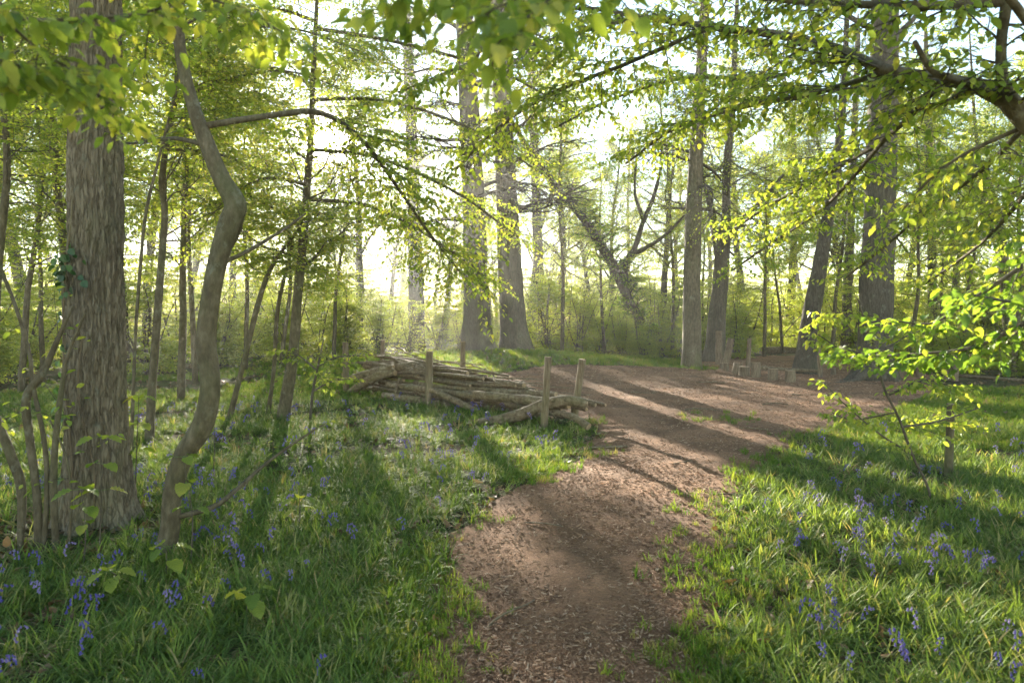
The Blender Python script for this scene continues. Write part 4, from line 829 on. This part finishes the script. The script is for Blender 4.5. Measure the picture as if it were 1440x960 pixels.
# low branch at the right
root = side_trunk((2.75, 2.9), (2.55, 2.85, 2.1), 0.03, 'hornbeam_sapling', 'low sapling branch with deep green leaves reaching in from the right edge', 'sapling'); g = Grower(73)
leafy_branches(root, g, [
    dict(pts=[(1590, 400, 2.8, 14), (1500, 425, 2.8, 12), (1440, 455, 2.9, 9), (1370, 488, 3.0, 7), (1300, 497, 3.2, 5), (1230, 500, 3.5, 4), (1180, 488, 3.7, 2)], n=30, t0=0.15, L=0.3, sub=3, size=0.055, droop=0.5),
    dict(pts=[(1580, 260, 2.9, 12), (1470, 350, 2.9, 9), (1400, 400, 3.0, 7), (1350, 430, 3.1, 6), (1310, 455, 3.2, 4), (1250, 450, 3.4, 3)], n=24, t0=0.25, L=0.28, sub=3, size=0.055, droop=0.5),
    dict(pts=[(1500, 425, 2.8, 9), (1430, 425, 2.6, 6), (1370, 415, 2.5, 4)], n=10, L=0.2, sub=2, size=0.05, droop=0.5)], 'bark_twig')
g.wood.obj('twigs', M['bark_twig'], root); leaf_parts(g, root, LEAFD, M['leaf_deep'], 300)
# young sapling in the grass right of the path
p0 = at(1312, 706, 6); p0[2] = g1(p0[0], p0[1])
root = thing('beech_sapling', p0, 'thin young sapling with pale layered leaves standing in the grass right of the path', 'sapling'); g = Grower(74)
STEM = [(1314, 722, 6, 4), (1303, 680, 6, 4.5), (1283, 640, 6, 4.5), (1265, 590, 6, 4), (1243, 545, 6, 4), (1233, 500, 6, 3.5), (1217, 455, 6, 3), (1206, 420, 6, 2)]
leafy_branches(root, g, [dict(pts=STEM, n=3, t0=0.75, L=0.3, size=0.06)], 'bark_twig', 'stem')
leafy_branches(root, g, [
    dict(pts=[(1285, 640, 6, 4), (1240, 612, 5.9, 3), (1190, 570, 5.8, 2), (1158, 538, 5.8, 2)], n=10, L=0.3, size=0.062, step=0.04, sub=4),
    dict(pts=[(1268, 600, 6, 4), (1320, 592, 6.2, 3), (1380, 572, 6.4, 2)], n=15, L=0.4, size=0.062, step=0.04, sub=4),
    dict(pts=[(1250, 555, 6, 4), (1300, 535, 5.9, 3), (1345, 545, 5.8, 2)], n=15, L=0.4, size=0.062, step=0.04, sub=4),
    dict(pts=[(1240, 525, 6, 3), (1195, 500, 6.1, 2), (1150, 470, 6.2, 2)], n=13, L=0.38, size=0.062, step=0.04, sub=4),
    dict(pts=[(1232, 500, 6, 3), (1280, 470, 6.2, 2), (1320, 460, 6.3, 2)], n=11, L=0.35, size=0.062, step=0.04, sub=4),
    dict(pts=[(1222, 465, 6, 3), (1180, 440, 5.8, 2), (1150, 445, 5.7, 1)], n=10, L=0.3, size=0.062, step=0.04, sub=4),
    dict(pts=[(1258, 580, 6, 3), (1200, 590, 6.5, 2), (1170, 580, 6.8, 2)], n=10, L=0.3, size=0.062, step=0.04, sub=4)], 'bark_twig')
g.wood.obj('twigs', M['bark_twig'], root); leaf_parts(g, root, LEAFO, M['leaf'], 300)
# small sapling by the left end of the log pile
p0 = at(436, 580, 10.5); p0[2] = g1(p0[0], p0[1]); root = thing('beech_sapling', p0, 'small sapling with flat pale leaf tiers beside the left end of the log pile', 'sapling'); g = Grower(75)
leafy_branches(root, g, [dict(pts=[(436, 590, 10.5, 4), (440, 550, 10.5, 4), (448, 510, 10.5, 3), (455, 478, 10.5, 2)], n=5, t0=.4, L=0.4, size=0.075)], 'bark_twig', 'stem')
leafy_branches(root, g, [dict(pts=[(440, 550, 10.5, 3), (470, 535, 10.4, 2), (505, 533, 10.3, 2)], n=7, L=0.35, size=0.075),
    dict(pts=[(446, 515, 10.5, 3), (475, 502, 10.4, 2), (512, 500, 10.3, 2)], n=8, L=0.4, size=0.075),
    dict(pts=[(445, 520, 10.5, 3), (420, 500, 10.6, 2), (395, 495, 10.7, 2)], n=7, L=0.4, size=0.075)], 'bark_twig')
g.wood.obj('twigs', M['bark_twig'], root); leaf_parts(g, root, LEAFO, M['leaf'], 200)

# seedlings at the left
BROAD = leaf_mesh(leaf_rows(10, 0.40, 0.14, 0.25, 0.25), M['leaf_obj'])
for si, (px, py, d, h, label) in enumerate([(140, 745, 4.45, 0.80, 'tall seedling with broad pale leaves in front of the oak foot'), (268, 760, 4.3, 0.72, 'broad-leaved seedling just right of the crooked trunk'), (232, 815, 4.1, 0.22, 'low broad-leaved seedling at the foot of the crooked tree'), (165, 815, 3.95, 0.16, 'lowest seedling with one large pale leaf pair, left of the crooked trunk'),
        (118, 790, 4.3, 0.50, 'slender seedling between the coppice stems and the oak'), (190, 700, 5.3, 0.95, 'seedling with tiered leaves against the right side of the oak'), (300, 640, 7.0, 0.6, 'small seedling behind the crooked trunk, above the bluebells'), (420, 720, 5.2, 0.22, 'low two-leaved seedling in the bluebell grass left of the path'), (345, 850, 3.6, 0.2, 'tiny seedling in the foreground bluebells left of the path')]):
    r = np.random.default_rng(500 + si); p = at(px, py, d); p[2] = g1(p[0], p[1]); root = thing('sycamore_seedling', p, label, 'seedling', 'seedlings at the left')
    Q = smooth_path(np.array([p, p + [0.01, 0, h * .5], p + [r.normal(0, .05), r.normal(0, .05), h]]), 10); mb = MB(); tube(mb, Q, np.linspace(.005, .0025, 10), 5, True); mb.obj('stem', M['bark_twig'], root)
    for k in ((9, 7, 5) if h > .4 else (9, 6)):
        a0 = r.uniform(0, 3.1)
        for s_ in range(3 if k == 9 else 2):
            a_ = a0 + s_ * (2.1 if k == 9 else 3.14); dv = np.array([math.cos(a_), math.sin(a_), 0.05])
            st_ = Q[k] + dv * 0.05; mb = MB(); tube(mb, np.array([Q[k], st_]), [.0018, .0014], 4, False); mb.obj('leaf_stalk', M['stem'], root)
            leaf_object(BROAD, root, st_, dv + [0, 0, -.25], np.array([0, 0, 1]) + r.normal(0, .15, 3), r.uniform(.08, .13))

# ------------------------------------------------------------------ log pile and its stakes
def log(name, label, A, B, r0, r1, seed, bend=0.02, group=None, cut='cut', sides=10, cat='log', bark='bark_log', path=None):
    if path is not None: A, B = path[0][:3], path[-1][:3]
    A = np.array(A, float); B = np.array(B, float); r = np.random.default_rng(seed); L = np.linalg.norm(B - A); n = 14
    t = np.linspace(0, 1, n); side = unit(np.cross(B - A, [0, 0, 1.0]));
    P = A + (B - A) * t[:, None] + np.outer(np.sin(t * np.pi) * r.normal(0, bend) * L, [0, 0, 1.0]) * 0.5 + np.outer(np.sin(t * np.pi * r.uniform(1, 2.2)) * r.normal(0, bend) * L, side)
    R = r0 + (r1 - r0) * t; a = np.linspace(0, 2 * np.pi, sides, endpoint=False)
    if path is not None: S_ = smooth_path(np.array(path), n); P = S_[:, :3]; R = S_[:, 3]
    lob = 1 + 0.22 * (noise2(np.cos(a)[None] * 1.3 + seed, t[:, None] * L * 3 + np.sin(a)[None], seed) - 0.5) + 0.12 * (noise2(np.cos(a)[None] * 3 + seed, t[:, None] * L * 12 + np.sin(a)[None] * 3, seed + 1) - .5)
    mb = MB(); tube(mb, P, R, sides, False, lob=lob); o = mb.obj(name, M[bark], None, loc=P[n // 2]); tag(o, label, cat, group)
    for e in (0, -1):
        q = P[e]; T = unit(P[e] - P[1 if e == 0 else -2]); U = unit(np.cross(T, [0.3, 0.2, 1.0])); V = np.cross(T, U); c = MB()
        ring = q + T * 0.002 + (R[e] * 0.93) * (np.cos(a)[:, None] * U + np.sin(a)[:, None] * V)
        ring0 = q - T * 0.01 + (R[e] * 0.97) * (np.cos(a)[:, None] * U + np.sin(a)[:, None] * V); k = (np.arange(sides) + 1) % sides
        c.add(np.concatenate([ring, ring0, (q + T * 0.003)[None]]), np.stack([np.arange(sides), k, k + sides, np.arange(sides) + sides], -1), np.stack([np.arange(sides), k, np.full(sides, 2 * sides)], -1))
        m_ = c.mesh('cut_end', M[cut], P[n // 2], smooth=False); e_ = bpy.data.objects.new('cut_end', m_); COL.objects.link(e_); e_.parent = o
    return o
def stake(label, px, d, top_px, top_py, wpx, seed, base_py=None):
    b = at(px, 500, d); b[2] = g1(b[0], b[1]) - 0.12; t = at(top_px, top_py, d); r = wpx * .5 / F * d
    return log('stake', label, b, t, r, r * .92, seed, 0.012, 'stakes round the log pile', sides=14, cat='stake', bark='stake')
stake('darkest stake, at the far left end of the log pile', 487, 14.5, 486, 481, 9, 1)
stake('stake standing in front of the middle of the log pile', 602, 12.3, 604, 494, 10.5, 2)
stake('nearest stake, in front of the right end of the log pile', 764, 9.9, 771, 502, 10.5, 3)
stake('thin stake behind the highest left part of the log pile', 536, 15.2, 538, 478, 6.5, 4)
stake('stake behind the log pile in front of the left mound trunk', 650, 13.2, 651, 480, 8, 5)
stake('stake leaning to the right behind the right end of the log pile', 806, 10.7, 819, 505, 11, 6)
A0 = np.array([-3.45, 14.75]); A1 = np.array([0.75, 10.15]); AX = (A1 - A0) / np.linalg.norm(A1 - A0); LEN = float(np.linalg.norm(A1 - A0)); NX = np.array([0.73, 0.68])   # along the pile; towards its back
def pile(u, v, z): p = A0 + AX * u + NX * v; return np.array([p[0], p[1], g1(p[0], p[1]) + z])
r = np.random.default_rng(99); nlog = 0
def pile_top(u): return float(np.interp(u, [0, 0.7, 1.6, 3.0, 4.5, 6.2], [0.48, 0.76, 0.84, 0.68, 0.48, 0.27]))
for layer in range(8):
    for row in range(9):
        v = 0.10 + 0.80 * (row + r.random() * .5) / 8.5 + 0.012 * layer
        for seg in range(3):
            L = r.uniform(1.3, 2.8); uc = [1.2, 3.0, 4.8][seg] + r.normal(0, .4); u0, u1 = max(uc - L / 2, -0.2), min(uc + L / 2, 6.3)
            zt = pile_top(uc) * (1 - 0.35 * abs(v - 0.5) / .5 * (layer > 3)); rad = float(r.choice([r.uniform(.018, .032), r.uniform(.03, .055)]))
            z = 0.045 + layer * 0.088
            if z > zt: continue
            if layer < 5 and 1 < row and z < zt - 0.2: continue          # hidden inside the pile
            z0 = min(z, pile_top(u0)) + r.normal(0, .03); z1 = min(z, pile_top(u1)) + r.normal(0, .03)
            nlog += 1; front = row < 2
            log('log', 'thin barked log in the front face of the pile between the stakes' if front else 'thin barked log on the top of the pile between the stakes', pile(u0, v + r.normal(0, .05), max(z0, .03)), pile(u1, v + r.normal(0, .11), max(z1, .03)), rad * r.uniform(.9, 1.2), rad * r.uniform(.5, 1.0), 1000 + nlog, 0.022, 'logs in the front face of the pile' if front else 'logs on the top of the pile')

for k_ in range(34):
    u = r.uniform(0.3, 5.6); L = r.uniform(0.7, 1.8); v = r.uniform(0.0, 0.9); zt = pile_top(u) * (1 - 0.3 * abs(v - .5) / .5) + 0.05; an = r.normal(0, .3)
    log('stick', 'thin loose stick lying askew on top of the log pile', pile(u - L / 2, v - an * L / 2, zt + r.normal(.02, .05)), pile(u + L / 2, v + an * L / 2, max(.03, min(zt, pile_top(u + L / 2) + .05) + r.normal(0, .06))), r.uniform(.009, .018), .007, 4000 + k_, 0.05, 'thin sticks on the log pile', sides=6, cat='stick')
def plog(label, pts, seed, **kw):
    return log('log', label, None, None, 0, 0, seed, group='logs stacked in the pile', sides=16, path=[(*at(a, b, c), ww * .5 / F * c) for a, b, c, ww in pts], **kw)
plog('fat crooked pale log slanting out of the pile behind the nearest stake', [(660, 597, 10.35, 13), (700, 591, 10.3, 15), (735, 582, 10.2, 17), (765, 569, 10.15, 17), (795, 563, 10.1, 15), (826, 568, 10.05, 12)], 2001)
plog('split log with a reddish cut end, topmost at the left end of the pile', [(484, 536, 14.3, 10), (530, 522, 13.9, 11), (582, 513, 13.5, 11)], 2002)
plog('thick smooth log ending bluntly near the right end of the pile', [(668, 555, 11.2, 12), (710, 559, 10.9, 13), (764, 565, 10.4, 13), (800, 570, 10.1, 11)], 2003)
plog('long straight pale log sloping down along the front of the pile', [(606, 548, 12.1, 8), (650, 568, 11.6, 9), (690, 588, 11.1, 8)], 2004)
plog('low pale log at the foot of the pile behind the middle stake', [(540, 556, 13.1, 11), (600, 566, 12.5, 13), (665, 583, 11.7, 13)], 2005)
plog('log running along the front of the pile above the low pale log', [(545, 541, 13.3, 8), (610, 549, 12.4, 9), (670, 558, 11.6, 9), (740, 575, 10.8, 8)], 2006)
plog('short end log poking out at the lower right end of the pile', [(770, 578, 10.2, 9), (805, 586, 9.9, 10), (828, 600, 9.7, 11)], 2007)
plog('thin stick propped upright against the left front of the pile', [(549, 573, 12.9, 3), (556, 552, 12.95, 4), (562, 532, 13.1, 4)], 2008)
plog('dark curved branch drooping over the left end of the pile', [(490, 552, 14.2, 8), (510, 540, 14.0, 12), (535, 527, 13.8, 12), (556, 524, 13.6, 9)], 2009)
plog('flat weathered log lying across the top of the pile', [(585, 519, 13.4, 10), (640, 530, 12.9, 10), (690, 540, 12.4, 8)], 2010)

# ------------------------------------------------------------------ stump seats, beams and posts of the clearing
def stump(label, px, d, wpx, hpx, seed, name='stump_seat', cat='stump', lean=0.0):
    b = at(px, 500, d); b[2] = g1(b[0], b[1]) - 0.03; h = hpx / F * d + 0.03; rad = wpx * .5 / F * d
    return log(name, label, b, b + [lean * h, 0, h], rad * 1.08, rad, seed, 0.004, 'stump seats by the clearing', sides=16, cat=cat, bark='stump')
stump('stump seat at the right-hand end of the row, tall and round', 1111, 17.3, 14, 18, 3001)
stump('stump seat second from the right-hand end of the row', 1087, 17.6, 13, 18, 3002)
stump('tallest stump seat, in the middle of the row', 1063, 18.1, 13, 24, 3003)
stump('low stump seat just left of the tallest one', 1047, 18.7, 14, 15, 3004)
stump('leaning stump seat third from the left-hand end of the row', 1035, 19.2, 11, 17, 3005, lean=0.15)
stump('small stump seat second from the left-hand end of the row', 1021, 19.9, 7, 13, 3006)
stump('smallest stump seat at the left-hand end of the row', 1015, 20.4, 6, 11, 3007)
stump('stump half hidden behind the row of seats', 1075, 20.5, 7, 10, 3008)
stump('stump seat on the right of the massive trunk', 1294, 18.6, 11, 16, 3009)
stump('stump seat nearest the massive trunk on its right side', 1268, 19.0, 10, 19, 3010)
stump('stump beside the leaning tree, in its shade', 1172, 19.6, 7, 12, 3011)
stump('tall weathered post in front of the forked tree', 1011, 23.5, 9, 48, 3012, 'wooden_post', 'post')
stump('slanting broken post just right of the tall weathered post', 1019, 22.5, 9, 40, 3013, 'wooden_post', 'post', 0.22)
stump('thin post between the forked tree and the leaning tree', 1052, 21.5, 6, 44, 3014, 'wooden_post', 'post', 0.04)
stump('thin post standing right of the leaning tree', 1153, 18.5, 6, 50, 3015, 'wooden_post', 'post', 0.02)
stump('stem stub right of the massive trunk, in the undergrowth', 1332, 18.2, 7, 40, 3016, 'wooden_post', 'post', -0.05)
stump('dark stem stub close beside another right of the massive trunk', 1342, 18.0, 8, 36, 3017, 'wooden_post', 'post', 0.05)
def beam(label, pts, seed, cat='log', grp='logs on the ground'):
    P_ = [];
    for a, d, ww in pts:
        p = at(a, 500, d); rr = ww * .5 / F * d; p[2] = g1(p[0], p[1]) + rr * .8; P_.append((*p, rr))
    return log('fallen_log', label, None, None, 0, 0, seed, group=grp, sides=12, path=P_, cat=cat)
o = beam('long balance beam behind the stump seats', [(1070, 19.4, 5), (1110, 19.2, 5), (1150, 18.9, 5)], 3101); o.location.z += 0.16
beam('dark fallen log far behind the stump seats', [(1072, 33, 9), (1095, 33.5, 10), (1118, 34, 8)], 3102)
beam('log edging lying left of the stump seats', [(990, 23, 4), (1005, 22.8, 4), (1022, 22.5, 4)], 3103)
beam('pale log edging at the far right beyond the lawn', [(1350, 19, 5), (1400, 18.2, 5), (1450, 17.5, 5)], 3104)
# roots of the massive tree
for k_, pts in enumerate([[(1222, 17.6, 16), (1200, 17.3, 9), (1180, 17.1, 6), (1160, 17.0, 3)], [(1215, 17.8, 14), (1190, 17.7, 8), (1165, 17.6, 3)], [(1246, 17.6, 14), (1262, 17.3, 7), (1276, 17.1, 3)]]):
    mt = [o for o in bpy.data.objects if o.name.startswith('massive_tree')][0]; E = []
    for a, d, ww in pts:
        p = at(a, 500, d); rr = ww * .5 / F * d; E.append((p[0], p[1], g1(p[0], p[1]) + rr * .5 + 0.25 * (ww > 12), rr))
    S_ = smooth_path(np.array(E), 14); mb = MB(); tube(mb, S_[:, :3], S_[:, 3], 8, True); mb.obj('root', M['bark_big'], mt)
# broken trunk in the grass right of the path
p = at(1334, 665, 7.1); p[2] = g1(p[0], p[1])
log('broken_trunk', 'short broken dead trunk in the grass beside the young sapling', p - [0, 0, .1], p + [0.02, 0, 0.74], 0.043, 0.036, 3201, 0.02, sides=14, cat='dead trunk', bark='bark')

# sticks lying on the path
for k_, (px, py, ln, an, th, label) in enumerate([(850, 633, .55, 0.0, .022, 'thickest stick lying at the left edge of the path beyond the bluebells'), (865, 655, .35, .35, .01, 'thin stick just in front of the thickest stick on the path'), (960, 658, .32, .7, .009, 'short dark stick in the middle of the path below the bend'), (985, 583, .55, 0.1, .014, 'stick lying across the path in the far sunlit part'), (1060, 610, .4, -.5, .012, 'forked stick near the right bank of the path'),
        (1090, 575, .5, .15, .014, 'stick by the little grass clump beyond the path bend'), (905, 562, .5, -.1, .014, 'stick on the path right of the leaning stake'), (930, 800, .25, 1.1, .008, 'short curved stick close by at the right side of the path'), (720, 870, .4, .9, .007, 'long thin twig close by at the left side of the path'), (850, 900, .22, .3, .006, 'pale little twig at the bottom of the path'), (765, 745, .3, -.4, .007, 'thin twig in the shaded left half of the path'), (1030, 700, .3, .2, .008, 'twig at the foot of the right grassy bank'), (1140, 560, .8, .1, .016, 'long stick on the far right part of the path'), (1000, 545, .7, -.05, .016, 'stick lying near the grassy foot of the straight trunk')]):
    d = 1536 / (py - 450); p = at(px, py, d); p[2] = float(surf(p[0], p[1])) + th * .9; v = np.array([math.cos(an), math.sin(an), 0]) * ln / 2
    A = p - v; B = p + v; A[2] = float(surf(A[0], A[1])) + th; B[2] = float(surf(B[0], B[1])) + th
    log('stick', label, A, B, th, th * .6, 3300 + k_, 0.06, 'sticks on the path', sides=7, cat='stick', bark='bark_log')

# ------------------------------------------------------------------ bluebells
def bluebell(seed):
    r = np.random.default_rng(seed); h = 0.27; t = np.linspace(0, 1, 12)
    P = np.stack([0.07 * t ** 3 + 0.015 * np.sin(t * 4), 0 * t, h * (t - 0.16 * t ** 5)], -1)
    P = np.concatenate([P, [P[-1] + [0.018, 0, -0.004], P[-1] + [0.030, 0, -0.016]]]); st_ = MB(); tube(st_, P, np.linspace(.0026, .0013, len(P)), 5, False)
    fl = MB()
    for k in range(9):
        q = P[13 - k] + r.normal(0, .001, 3) if k < 8 else P[6]; sgn = (-1) ** k; out = np.array([0.012 + r.uniform(0, .008), sgn * r.uniform(.006, .014), -0.004])
        s = q + out; ax = unit(np.array([0.25, sgn * .25, -1.0]) + r.normal(0, .2, 3)); L = r.uniform(.016, .021)
        Q = s + np.outer(np.linspace(0, L, 5), ax); tube(fl, Q, [.0022, .0045, .0046, .0052, .0085], 6, False)
    return st_.mesh('bluebell', M['stem']), fl.mesh('flower_head', M['petal'])
BB = [bluebell(900 + k) for k in range(5)]
r = np.random.default_rng(123); cand = []
x = r.uniform(-6.5, 8, 90000); y = np.exp(r.uniform(math.log(2.75), math.log(13), 90000))
dn = np.clip((fbm(x * 1.1, y * 1.1, 140) - 0.3) * 2.2, 0.06, 0.7) * (path_in(x, y) < -0.25) * (np.hypot(x + 3.3, y - 4.9) > 0.7) * (np.abs(x) < .8 * y) * (1 - in_pile(x, y)) * np.where(y > 8, 0.45, 1)
ok = (r.random(len(x)) < dn * 0.03 * np.clip(y / 3, 1, 1.5)) & ~((y > 9) & (x > 4)); x, y = x[ok], y[ok]
o_ = np.argsort(y); x, y = x[o_], y[o_]; z = gz(x, y) - 0.01
for k in range(min(300, len(x))):
    sm_, fm_ = BB[k % 5]; o = bpy.data.objects.new('bluebell', sm_); COL.objects.link(o); o.location = (x[k], y[k], z[k]); s_ = r.uniform(.62, .92)
    o.rotation_euler = (r.normal(0, .15), r.normal(0, .15), r.uniform(0, 6.28)); o.scale = (s_,) * 3; f = bpy.data.objects.new('flower_head', fm_); COL.objects.link(f); f.parent = o
    left = x[k] < 0.5
    tag(o, 'violet-blue bluebell nodding in the grass left of the path' if left else 'violet-blue bluebell nodding in the grass right of the path', 'bluebell', 'bluebells left of the path' if left else 'bluebells right of the path')
n = len(x) - 300
if n > 0:
    pr = []
    for sm_, fm_ in BB:
        me = fm_.copy(); pr.append(me)
    scatter('distant_bluebells', np.stack([x, y, z], -1)[300:], np.stack([r.normal(0, .15, n), r.normal(0, .15, n), r.uniform(0, 6.28, n)], -1), r.uniform(.8, 1.2, n), r.integers(0, 5, n), pr, 'bluebells further back in the grass on both sides of the path', 'bluebells')
print('bluebells', len(x), 'logs', nlog)

# ------------------------------------------------------------------ the air
def haze(density):
    m, t, out = newmat('haze')
    v = t.nodes.new('ShaderNodeVolumePrincipled'); v.inputs['Color'].default_value = (0.96, 0.96, 0.93, 1)
    v.inputs['Density'].default_value = density; v.inputs['Anisotropy'].default_value = 0.65
    t.links.new(v.outputs[0], out.inputs['Volume'])
    mb = MB(); c = np.array([(x, y, z) for z in (-2.0, 26.0) for y in (-65, 175) for x in (-155, 155)], float)
    mb.add(c, [(0, 2, 3, 1), (4, 5, 7, 6), (0, 1, 5, 4), (2, 6, 7, 3), (0, 4, 6, 2), (1, 3, 7, 5)])
    tag(mb.obj('haze', m, smooth=False), 'thin luminous morning haze filling the wood', 'haze', kind='stuff')
haze(0.0010)
